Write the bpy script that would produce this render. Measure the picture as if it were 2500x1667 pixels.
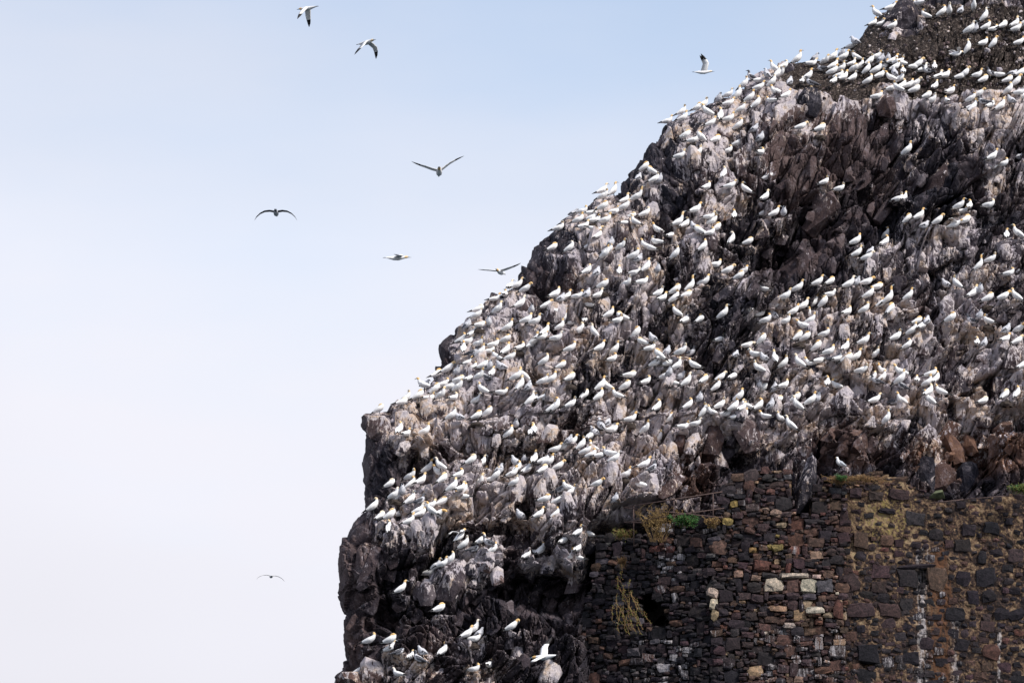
import bpy, bmesh, math, random
import numpy as np
from mathutils import Vector, Matrix, Quaternion
from mathutils.bvhtree import BVHTree

scene = bpy.context.scene
for o in list(bpy.data.objects):
    bpy.data.objects.remove(o)
COL = scene.collection

# ------------------------------------------------------------------ camera
CAM = np.array((0.0, 0.0, 3.0))
PITCH = math.radians(11.5)
FPX = 9200.0                      # focal length in pixels of the 2500 px wide photograph
cd = bpy.data.cameras.new("camera")
cd.sensor_width = 36.0
cd.lens = 36.0 * FPX / 2500.0
cd.clip_start = 1.0
cd.clip_end = 20000.0
cam = bpy.data.objects.new("camera", cd)
cam.location = CAM
cam.rotation_euler = (math.radians(90) + PITCH, 0, 0)
COL.objects.link(cam)
scene.camera = cam

# ------------------------------------------------------------------ world: thin bright cloud over a pale blue sky
SUN_DIR = Vector((0.75, -0.58, 0.95)).normalized()
SUN_EL = math.asin(SUN_DIR.z)
SUN_AZ = math.atan2(SUN_DIR.x, SUN_DIR.y)
w = bpy.data.worlds.new("World")
scene.world = w
w.use_nodes = True
nt = w.node_tree
nt.nodes.clear()
def N(t, typ, **kw):
    n = t.nodes.new(typ)
    for k, v in kw.items():
        setattr(n, k, v)
    return n
out = N(nt, 'ShaderNodeOutputWorld')
bg = N(nt, 'ShaderNodeBackground')
bg.inputs['Strength'].default_value = 0.15
sky = N(nt, 'ShaderNodeTexSky')
sky.sky_type = 'NISHITA'
sky.sun_disc = False
sky.sun_elevation = SUN_EL
sky.sun_rotation = SUN_AZ
sky.air_density = 1.0
sky.dust_density = 0.3
sky.ozone_density = 0.15
tc = N(nt, 'ShaderNodeTexCoord')
sep = N(nt, 'ShaderNodeSeparateXYZ')
nt.links.new(tc.outputs['Generated'], sep.inputs[0])
mp = N(nt, 'ShaderNodeMapping')
mp.inputs['Scale'].default_value = (2.2, 2.2, 6.5)
mp.inputs['Location'].default_value = (0.35, 0.2, 0.15)
nt.links.new(tc.outputs['Generated'], mp.inputs['Vector'])
cn = N(nt, 'ShaderNodeTexNoise')
cn.inputs['Scale'].default_value = 1.5
cn.inputs['Detail'].default_value = 5.0
cn.inputs['Roughness'].default_value = 0.5
nt.links.new(mp.outputs[0], cn.inputs['Vector'])
# cloud veil is densest near the horizon, as seen through more air
el = N(nt, 'ShaderNodeMapRange')
el.inputs['From Min'].default_value = 0.195
el.inputs['From Max'].default_value = 0.31
el.inputs['To Min'].default_value = 0.97
el.inputs['To Max'].default_value = 0.46
nt.links.new(sep.outputs['Z'], el.inputs['Value'])
nm = N(nt, 'ShaderNodeMath', operation='MULTIPLY_ADD')
nm.inputs[1].default_value = 1.3
nm.inputs[2].default_value = -0.65
nt.links.new(cn.outputs['Fac'], nm.inputs[0])
ad = N(nt, 'ShaderNodeMath', operation='ADD', use_clamp=True)
nt.links.new(el.outputs[0], ad.inputs[0])
nt.links.new(nm.outputs[0], ad.inputs[1])
mx = N(nt, 'ShaderNodeMix', data_type='RGBA')
cn2 = N(nt, 'ShaderNodeTexNoise')
cn2.inputs['Scale'].default_value = 0.9
cn2.inputs['Detail'].default_value = 3.0
mp2 = N(nt, 'ShaderNodeMapping')
mp2.inputs['Scale'].default_value = (3.0, 3.0, 7.0)
mp2.inputs['Location'].default_value = (1.7, 0.4, 0.9)
nt.links.new(tc.outputs['Generated'], mp2.inputs['Vector'])
nt.links.new(mp2.outputs[0], cn2.inputs['Vector'])
cr = N(nt, 'ShaderNodeValToRGB')
cr.color_ramp.elements[0].position = 0.36; cr.color_ramp.elements[0].color = (0.92, 0.91, 0.935, 1)
cr.color_ramp.elements[1].position = 0.60; cr.color_ramp.elements[1].color = (1.02, 1.02, 1.06, 1)
nt.links.new(cn2.outputs['Fac'], cr.inputs[0])
cm_ = N(nt, 'ShaderNodeMix', data_type='RGBA', blend_type='MULTIPLY')
cm_.inputs['Factor'].default_value = 1.0
cm_.inputs['B'].default_value = (4.70, 4.70, 4.92, 1)
nt.links.new(cr.outputs[0], cm_.inputs['A'])
nt.links.new(cm_.outputs['Result'], mx.inputs['B'])
nt.links.new(ad.outputs[0], mx.inputs['Factor'])
nt.links.new(sky.outputs[0], mx.inputs['A'])
nt.links.new(mx.outputs['Result'], bg.inputs['Color'])
nt.links.new(bg.outputs[0], out.inputs[0])

sd = bpy.data.lights.new("sun", 'SUN')
sd.energy = 3.8
sd.angle = math.radians(10.0)
sd.color = (1.0, 0.965, 0.92)
sun = bpy.data.objects.new("sun", sd)
sun.rotation_euler = SUN_DIR.to_track_quat('Z', 'Y').to_euler()
COL.objects.link(sun)

vs = scene.view_settings
vs.view_transform = 'Standard'
vs.look = 'None'
vs.exposure = 0.32
vs.gamma = 1.0
vs.use_curve_mapping = False
scene.cycles.max_bounces = 5
scene.cycles.diffuse_bounces = 3
scene.cycles.use_denoising = True

# ------------------------------------------------------------------ helpers
rng = random.Random(7)
R_FWD = np.array((0, math.cos(PITCH), math.sin(PITCH)))
R_UP = np.array((0, -math.sin(PITCH), math.cos(PITCH)))
R_RT = np.array((1.0, 0, 0))
def ray(u, v):
    u = np.asarray(u, float); v = np.asarray(v, float)
    a = (u - 1250.0) / FPX
    b = (833.5 - v) / FPX
    return a[..., None] * R_RT + b[..., None] * R_UP + R_FWD
def P(u, v, Y):
    r = ray(u, v)
    k = np.asarray(Y, float) / r[..., 1]
    return CAM + r * k[..., None]
def PV(u, v, Y):
    return Vector(P(u, v, Y).tolist())
def ss(a, b, x):
    t = np.clip((x - a) / (b - a), 0, 1)
    return t * t * (3 - 2 * t)

def h32(*a):
    h = np.zeros_like(np.asarray(a[0], dtype=np.int64)).astype(np.uint32) + np.uint32(0x9E3779B9)
    with np.errstate(over='ignore'):
        for i, x in enumerate(a):
            x = np.asarray(x, dtype=np.int64).astype(np.uint32)
            h = h ^ (x * np.uint32(0x85EBCA6B) + np.uint32((0x27D4EB2F * (i + 1)) & 0xFFFFFFFF))
            h = (h ^ (h >> np.uint32(15))) * np.uint32(0x2C1B3C6D)
            h = (h ^ (h >> np.uint32(12))) * np.uint32(0x297A2D39)
            h = h ^ (h >> np.uint32(15))
    return h.astype(np.float64) / 4294967296.0
def vnoise(x, y, seed):
    ix = np.floor(x).astype(np.int64); iy = np.floor(y).astype(np.int64)
    fx = x - ix; fy = y - iy
    fx = fx * fx * (3 - 2 * fx); fy = fy * fy * (3 - 2 * fy)
    s = np.full_like(ix, seed)
    a = h32(ix, iy, s); b = h32(ix + 1, iy, s); c = h32(ix, iy + 1, s); d = h32(ix + 1, iy + 1, s)
    return (a * (1 - fx) + b * fx) * (1 - fy) + (c * (1 - fx) + d * fx) * fy - 0.5
def fbm(x, y, seed, octv=4, g=0.5):
    r = 0; a = 1.0; f = 1.0
    for i in range(octv):
        r = r + a * vnoise(x * f + 17.3 * i, y * f - 9.1 * i, seed + i)
        a *= g; f *= 2.03
    return r
def worley(x, y, seed):
    ix = np.floor(x).astype(np.int64); iy = np.floor(y).astype(np.int64)
    F1 = np.full(x.shape, 9.0); F2 = np.full(x.shape, 9.0)
    ca = np.zeros(x.shape, np.int64); cb = np.zeros(x.shape, np.int64)
    dx = np.zeros(x.shape); dy = np.zeros(x.shape)
    for i in (-1, 0, 1):
        for j in (-1, 0, 1):
            a = ix + i; b = iy + j
            s = np.full_like(a, seed)
            px = a + 0.5 + 0.9 * (h32(a, b, s) - 0.5)
            py = b + 0.5 + 0.9 * (h32(a, b, s + 1) - 0.5)
            ex = x - px; ey = y - py
            d = np.maximum(np.abs(ex) * 0.75 + np.abs(ey) * 0.35, np.abs(ey) * 0.8 + np.abs(ex) * 0.3) if False else np.sqrt(ex * ex + ey * ey)
            m = d < F1
            F2 = np.where(m, F1, np.minimum(F2, d))
            ca = np.where(m, a, ca); cb = np.where(m, b, cb)
            dx = np.where(m, ex, dx); dy = np.where(m, ey, dy)
            F1 = np.where(m, d, F1)
    return F1, F2, ca, cb, dx, dy

def new_obj(name, me, parent=None, mats=None):
    o = bpy.data.objects.new(name, me)
    COL.objects.link(o)
    if mats:
        for m in mats:
            me.materials.append(m)
    if parent is not None:
        o.parent = parent
    return o
def empty(name, loc):
    o = bpy.data.objects.new(name, None)
    o.empty_display_size = 0.2
    o.location = loc
    COL.objects.link(o)
    return o
def tag(o, label=None, cat=None, group=None, kind=None):
    if label: o['label'] = label
    if cat: o['category'] = cat
    if group: o['group'] = group
    if kind: o['kind'] = kind
    return o
def mesh_np(name, V, Q, smooth=False):
    """V (n,3), Q (m,4) quads or (m,3) tris"""
    me = bpy.data.meshes.new(name)
    V = np.asarray(V, np.float32); Q = np.asarray(Q, np.int32)
    k = Q.shape[1]
    me.vertices.add(len(V)); me.vertices.foreach_set('co', V.ravel())
    me.loops.add(Q.size); me.loops.foreach_set('vertex_index', Q.ravel())
    me.polygons.add(len(Q))
    me.polygons.foreach_set('loop_start', np.arange(0, Q.size, k, dtype=np.int32))
    me.polygons.foreach_set('use_smooth', np.full(len(Q), smooth))
    me.update(calc_edges=True)
    return me
def fattr(me, name, arr):
    a = me.attributes.new(name, 'FLOAT', 'POINT')
    a.data.foreach_set('value', np.asarray(arr, np.float32).ravel())

# ------------------------------------------------------------------ materials
class MB:
    def __init__(s, name):
        s.m = bpy.data.materials.new(name)
        s.m.use_nodes = True
        s.t = s.m.node_tree
        s.b = s.t.nodes['Principled BSDF']
        s.b.inputs['Roughness'].default_value = 0.9
        s.b.inputs['Specular IOR Level'].default_value = 0.25
    def n(s, typ, **kw):
        return N(s.t, typ, **kw)
    def l(s, a, b):
        s.t.links.new(a, b)
    def val(s, x, sock):
        if hasattr(x, 'links') or hasattr(x, 'is_linked'):
            s.l(x, sock)
        else:
            sock.default_value = x
    def math(s, op, a, b=None, c=None, clamp=False):
        n = s.n('ShaderNodeMath', operation=op, use_clamp=clamp)
        s.val(a, n.inputs[0])
        if b is not None: s.val(b, n.inputs[1])
        if c is not None: s.val(c, n.inputs[2])
        return n.outputs[0]
    def mix(s, f, a, b):
        n = s.n('ShaderNodeMix', data_type='RGBA')
        s.val(f, n.inputs['Factor'])
        for x, k in ((a, 'A'), (b, 'B')):
            if isinstance(x, tuple): n.inputs[k].default_value = (*x, 1)
            else: s.l(x, n.inputs[k])
        return n.outputs['Result']
    def pos(s, scale=(1, 1, 1), loc=(0, 0, 0), rot=(0, 0, 0)):
        g = s.n('ShaderNodeNewGeometry')
        m = s.n('ShaderNodeMapping')
        m.inputs['Scale'].default_value = scale
        m.inputs['Location'].default_value = loc
        m.inputs['Rotation'].default_value = rot
        s.l(g.outputs['Position'], m.inputs['Vector'])
        return m.outputs[0]
    def noise(s, vec, scale=1.0, detail=4, rough=0.55, dist=0.0):
        n = s.n('ShaderNodeTexNoise')
        n.inputs['Scale'].default_value = scale
        n.inputs['Detail'].default_value = detail
        n.inputs['Roughness'].default_value = rough
        n.inputs['Distortion'].default_value = dist
        if vec is not None: s.l(vec, n.inputs['Vector'])
        return n.outputs['Fac']
    def ramp(s, f, stops):
        n = s.n('ShaderNodeValToRGB')
        e = n.color_ramp.elements
        while len(e) < len(stops): e.new(0.5)
        for i, (p, c) in enumerate(stops):
            e[i].position = p
            e[i].color = (*c, 1) if len(c) == 3 else c
        s.val(f, n.inputs[0])
        return n.outputs[0]
    def smooth(s, f, a, b):
        n = s.n('ShaderNodeMapRange', interpolation_type='SMOOTHSTEP')
        s.val(f, n.inputs['Value'])
        n.inputs['From Min'].default_value = a
        n.inputs['From Max'].default_value = b
        return n.outputs[0]
    def attr(s, name):
        n = s.n('ShaderNodeAttribute')
        n.attribute_name = name
        return n
    def bump(s, h, strength=0.6, dist=0.05):
        n = s.n('ShaderNodeBump')
        n.inputs['Strength'].default_value = strength
        n.inputs['Distance'].default_value = dist
        s.l(h, n.inputs['Height'])
        s.l(n.outputs[0], s.b.inputs['Normal'])
    def base(s, c):
        if isinstance(c, tuple): s.b.inputs['Base Color'].default_value = (*c, 1)
        else: s.l(c, s.b.inputs['Base Color'])

def rock_material(name, per_object):
    m = MB(name)
    if per_object:                      # obj.color = (guano, tone, brown, soil)
        oi = m.n('ShaderNodeObjectInfo')
        sp = m.n('ShaderNodeSeparateColor')
        m.l(oi.outputs['Color'], sp.inputs[0])
        guano, tone, brown, soil = sp.outputs[0], sp.outputs[1], sp.outputs[2], oi.outputs['Alpha']
    else:
        guano, tone, brown, soil = (m.attr(k).outputs['Fac'] for k in ('guano', 'tone', 'brown', 'soil'))
    pb = m.noise(m.pos(), 0.55, 3)
    pm = m.noise(m.pos(), 2.3, 5, 0.6)
    pf = m.noise(m.pos(), 11.0, 5, 0.7)
    # small cleavage facets: each cell its own tilt and its own tint
    facets = []
    warp = m.n('ShaderNodeVectorMath', operation='MULTIPLY_ADD')
    wn = m.n('ShaderNodeTexNoise'); wn.inputs['Scale'].default_value = 2.0
    m.l(m.pos(), wn.inputs['Vector'])
    m.l(wn.outputs['Color'], warp.inputs[0]); warp.inputs[1].default_value = (.5, .5, .5); m.l(m.pos(), warp.inputs[2])
    for sc, st_ in ((3.2, 0.45), (8.0, 0.5)):
        mp_ = m.n('ShaderNodeMapping')
        mp_.inputs['Rotation'].default_value = (0, 0.38, 0)
        mp_.inputs['Scale'].default_value = (1, 1, st_)
        m.l(warp.outputs[0], mp_.inputs['Vector'])
        vo = m.n('ShaderNodeTexVoronoi'); vo.inputs['Scale'].default_value = sc
        m.l(mp_.outputs[0], vo.inputs['Vector'])
        sub = m.n('ShaderNodeVectorMath', operation='SUBTRACT')
        m.l(mp_.outputs[0], sub.inputs[0]); m.l(vo.outputs['Position'], sub.inputs[1])
        cc = m.n('ShaderNodeVectorMath', operation='SUBTRACT')
        m.l(vo.outputs['Color'], cc.inputs[0]); cc.inputs[1].default_value = (.5, .5, .5)
        dt = m.n('ShaderNodeVectorMath', operation='DOT_PRODUCT')
        m.l(sub.outputs[0], dt.inputs[0]); m.l(cc.outputs[0], dt.inputs[1])
        se = m.n('ShaderNodeSeparateColor'); m.l(vo.outputs['Color'], se.inputs[0])
        facets.append((dt.outputs['Value'], se.outputs[0], se.outputs[1]))
    # bare rock: blue-black to purple-brown, by block and by noise
    t = m.math('ADD', m.math('MULTIPLY', tone, 0.45), m.math('MULTIPLY', m.math('ADD', pm, pf), 0.24))
    t = m.math('ADD', t, m.math('ADD', m.math('MULTIPLY', facets[0][1], 0.12), m.math('MULTIPLY', facets[1][1], 0.08)))
    bare = m.ramp(t, [(0.26, (0.008, 0.008, 0.014)), (0.42, (0.020, 0.018, 0.026)), (0.55, (0.042, 0.033, 0.040)),
                      (0.67, (0.078, 0.060, 0.066)), (0.85, (0.145, 0.122, 0.13))])
    brn = m.ramp(t, [(0.2, (0.024, 0.014, 0.013)), (0.5, (0.075, 0.040, 0.032)), (0.85, (0.24, 0.125, 0.075))])
    bare = m.mix(brown, bare, brn)
    # thin lime wash over everything
    wash = m.math('MULTIPLY', m.smooth(m.math('ADD', m.math('MULTIPLY', pm, 0.6), m.math('MULTIPLY', pf, 0.4)), 0.49, 0.66), 0.42)
    bare = m.mix(wash, bare, (0.25, 0.222, 0.245))
    # guano: streaks running down the faces
    st = m.noise(m.pos((7.0, 7.0, 0.75)), 1.0, 5, 0.65, 0.35)
    st2 = m.noise(m.pos((17.0, 17.0, 1.5)), 1.0, 3, 0.6, 0.2)
    dr = m.math('ADD', m.math('MULTIPLY', st, 0.60), m.math('ADD', m.math('MULTIPLY', st2, 0.54), m.math('MULTIPLY', pf, 0.16)))
    if per_object:
        tco = m.n('ShaderNodeTexCoord'); sz = m.n('ShaderNodeSeparateXYZ'); m.l(tco.outputs['Object'], sz.inputs[0])
        guano = m.math('MULTIPLY', guano, m.math('MULTIPLY_ADD', sz.outputs[2], 0.75, 0.85))
    gk = m.math('MULTIPLY_ADD', guano, 0.66, dr)
    gk = m.math('ADD', gk, m.math('ADD', m.math('MULTIPLY_ADD', facets[0][2], 0.20, -0.1), m.math('MULTIPLY_ADD', facets[1][2], 0.18, -0.09)))
    mask = m.smooth(gk, 0.95, 1.07)
    gcol = m.ramp(m.math('ADD', m.math('MULTIPLY', pb, 0.5), m.math('MULTIPLY', pm, 0.5)),
                  [(0.30, (0.30, 0.265, 0.30)), (0.43, (0.47, 0.415, 0.435)), (0.52, (0.58, 0.505, 0.485)), (0.59, (0.50, 0.365, 0.27)), (0.65, (0.58, 0.51, 0.47)), (0.72, (0.66, 0.61, 0.62))])
    col = m.mix(mask, bare, gcol)
    # trampled nest soil
    sn = m.noise(m.pos((5, 5, 5)), 1.6, 6, 0.75)
    soilc = m.ramp(sn, [(0.38, (0.012, 0.009, 0.008)), (0.51, (0.036, 0.026, 0.022)), (0.58, (0.10, 0.072, 0.058)), (0.66, (0.40, 0.34, 0.30))])
    sm = m.smooth(m.math('ADD', soil, m.math('MULTIPLY', pm, 0.5)), 0.62, 0.85)
    col = m.mix(sm, col, soilc)
    m.base(col)
    hb = m.math('ADD', m.math('MULTIPLY', pm, 0.12), m.math('ADD', m.math('MULTIPLY', pf, 0.07), m.math('MULTIPLY', st2, 0.06)))
    hb = m.math('ADD', hb, m.math('ADD', m.math('MULTIPLY', facets[0][0], 0.50), m.math('MULTIPLY', facets[1][0], 0.28)))
    m.bump(hb, 1.0, 1.0)
    return m.m
M_ROCK = rock_material("cliff_rock", False)
M_BLOCK = rock_material("block_rock", True)

def plain(name, col, rough=0.8, var=0.25, scale=8.0, spec=0.25):
    m = MB(name)
    f = m.noise(m.pos(), scale, 4, 0.6)
    a = tuple(c * (1 - var) for c in col); b = tuple(min(1, c * (1 + var)) for c in col)
    m.base(m.ramp(f, [(0.3, a), (0.7, b)]))
    m.b.inputs['Roughness'].default_value = rough
    m.b.inputs['Specular IOR Level'].default_value = spec
    return m.m
def bird_white():
    m = MB("white_plumage")
    oi = m.n('ShaderNodeObjectInfo')
    f = m.noise(m.pos(), 9.0, 3)
    a = m.ramp(f, [(0.3, (0.72, 0.70, 0.69)), (0.6, (0.84, 0.825, 0.81))])
    m.base(a); m.b.inputs['Roughness'].default_value = 0.75
    return m.m
def bird_head():
    m = MB("buff_head_plumage")
    g = m.n('ShaderNodeNewGeometry')
    oi = m.n('ShaderNodeObjectInfo')
    r = m.math('FRACT', m.math('ADD', oi.outputs['Random'], g.outputs['Random Per Island']))
    m.base(m.ramp(r, [(0.0, (0.70, 0.43, 0.17)), (0.45, (0.72, 0.49, 0.23)), (0.8, (0.75, 0.58, 0.36)), (1.0, (0.78, 0.70, 0.60))]))
    return m.m
def speckle(name, a, b, scale, lo, hi):
    m = MB(name)
    f = m.noise(m.pos(), scale, 3, 0.7)
    m.base(m.ramp(f, [(lo, a), (hi, b)]))
    return m.m
M_WHITE = bird_white()
M_BUFF = bird_head()
M_BLACK = plain("black_wingtip", (0.02, 0.018, 0.018), 0.6)
M_BILL = plain("blue_grey_bill", (0.30, 0.33, 0.36), 0.45)
M_DOWN = speckle("grey_white_down", (0.32, 0.32, 0.35), (0.64, 0.63, 0.65), 13, 0.36, 0.58)
M_JUV = speckle("dark_speckled_plumage", (0.028, 0.028, 0.036), (0.30, 0.30, 0.33), 22, 0.45, 0.72)
M_FACE = plain("dark_face", (0.03, 0.03, 0.035), 0.5)
M_GULLB = plain("pale_grey_mantle", (0.42, 0.44, 0.47), 0.7, 0.08)
BIRD_MATS = [M_WHITE, M_BUFF, M_BLACK, M_BILL, M_DOWN, M_JUV, M_FACE, M_GULLB]

def stone_material(name, per_object):
    m = MB(name)
    if per_object:
        oi = m.n('ShaderNodeObjectInfo')
        c, al = oi.outputs['Color'], oi.outputs['Alpha']
    else:
        a = m.attr('col'); c, al = a.outputs['Color'], a.outputs['Alpha']
    f = m.noise(m.pos(), 6.0, 5, 0.65)
    f2 = m.noise(m.pos(), 22.0, 4, 0.7)
    k = m.ramp(m.math('ADD', m.math('MULTIPLY', f, 0.55), m.math('MULTIPLY', f2, 0.45)),
               [(0.36, (0.4, 0.4, 0.4)), (0.5, (1, 1, 1)), (0.64, (2.2, 2.0, 1.9))])
    mul = m.n('ShaderNodeMix', data_type='RGBA', blend_type='MULTIPLY')
    mul.inputs['Factor'].default_value = 1.0
    m.l(c, mul.inputs['A']); m.l(k, mul.inputs['B'])
    st = m.noise(m.pos((9, 9, 1.3)), 1.0, 5, 0.7, 0.4)
    sp = m.math('ADD', m.math('MULTIPLY', st, 0.7), m.math('MULTIPLY', f2, 0.3))
    mask = m.smooth(m.math('MULTIPLY_ADD', al, 0.42, sp), 0.70, 0.86)
    m.base(m.mix(m.math('MULTIPLY', mask, .9), mul.outputs['Result'], (0.42, 0.385, 0.385)))
    m.bump(m.math('ADD', f, f2), 0.7, 0.06)
    return m.m
M_STONE = stone_material("wall_stone", True)
M_STONE_MASS = stone_material("wall_stone_mass", False)
def mortar_material():
    m = MB("old_mortar")
    f = m.noise(m.pos(), 1.3, 5, 0.65)
    f2 = m.noise(m.pos(), 7.0, 6, 0.75)
    f3 = m.noise(m.pos((5, 5, 0.5)), 1.0, 5, 0.7, 0.4)
    c = m.ramp(m.math('ADD', m.math('MULTIPLY', f, 0.5), m.math('MULTIPLY_ADD', m.attr('lichen').outputs['Fac'], 0.06, m.math('MULTIPLY', f2, 0.5))),
               [(0.44, (0.011, 0.008, 0.008)), (0.485, (0.032, 0.019, 0.015)), (0.52, (0.085, 0.050, 0.032)), (0.57, (0.20, 0.13, 0.075)), (0.65, (0.33, 0.245, 0.15))])
    liche = m.smooth(m.math('MULTIPLY_ADD', m.attr('lichen').outputs['Fac'], 0.16, f2), 0.62, 0.74)
    c = m.mix(liche, c, (0.22, 0.165, 0.055))
    rust = m.smooth(m.math('MULTIPLY_ADD', m.attr('rust').outputs['Fac'], 0.25, m.math('ADD', m.math('MULTIPLY', f3, .5), m.math('MULTIPLY', f2, .5))), 0.64, 0.76)
    c = m.mix(rust, c, (0.10, 0.045, 0.022))
    wh = m.smooth(m.math('MULTIPLY_ADD', m.attr('white').outputs['Fac'], 0.28, m.math('ADD', m.math('MULTIPLY', f3, 0.6), m.math('MULTIPLY', f2, 0.4))), 0.65, 0.80)
    c = m.mix(m.math('MULTIPLY', wh, .85), c, (0.40, 0.36, 0.35))
    m.base(c)
    m.bump(m.math('ADD', f, f2), 0.8, 0.05)
    return m.m
M_MORTAR = mortar_material()
M_JOINT = plain("dark_joint_earth", (0.018, 0.015, 0.014), 0.95, 0.5, 5)
M_RUST = plain("rusty_iron", (0.085, 0.055, 0.048), 0.8, 0.5, 15)
M_TWIG = plain("dry_twig", (0.22, 0.14, 0.06), 0.9, 0.4, 10)
M_DRY = plain("dry_yellow_leaf", (0.27, 0.18, 0.065), 0.8, 0.5, 4)
M_RUSSET = plain("russet_leaf", (0.14, 0.075, 0.03), 0.8, 0.5, 4)
M_GREEN = plain("green_leaf", (0.03, 0.085, 0.018), 0.7, 0.5, 6)
M_OLIVE = plain("olive_leaf", (0.11, 0.12, 0.025), 0.7, 0.4, 5)
M_NEST = plain("dark_nest_debris", (0.045, 0.034, 0.028), 0.95, 0.6, 20)

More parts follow.
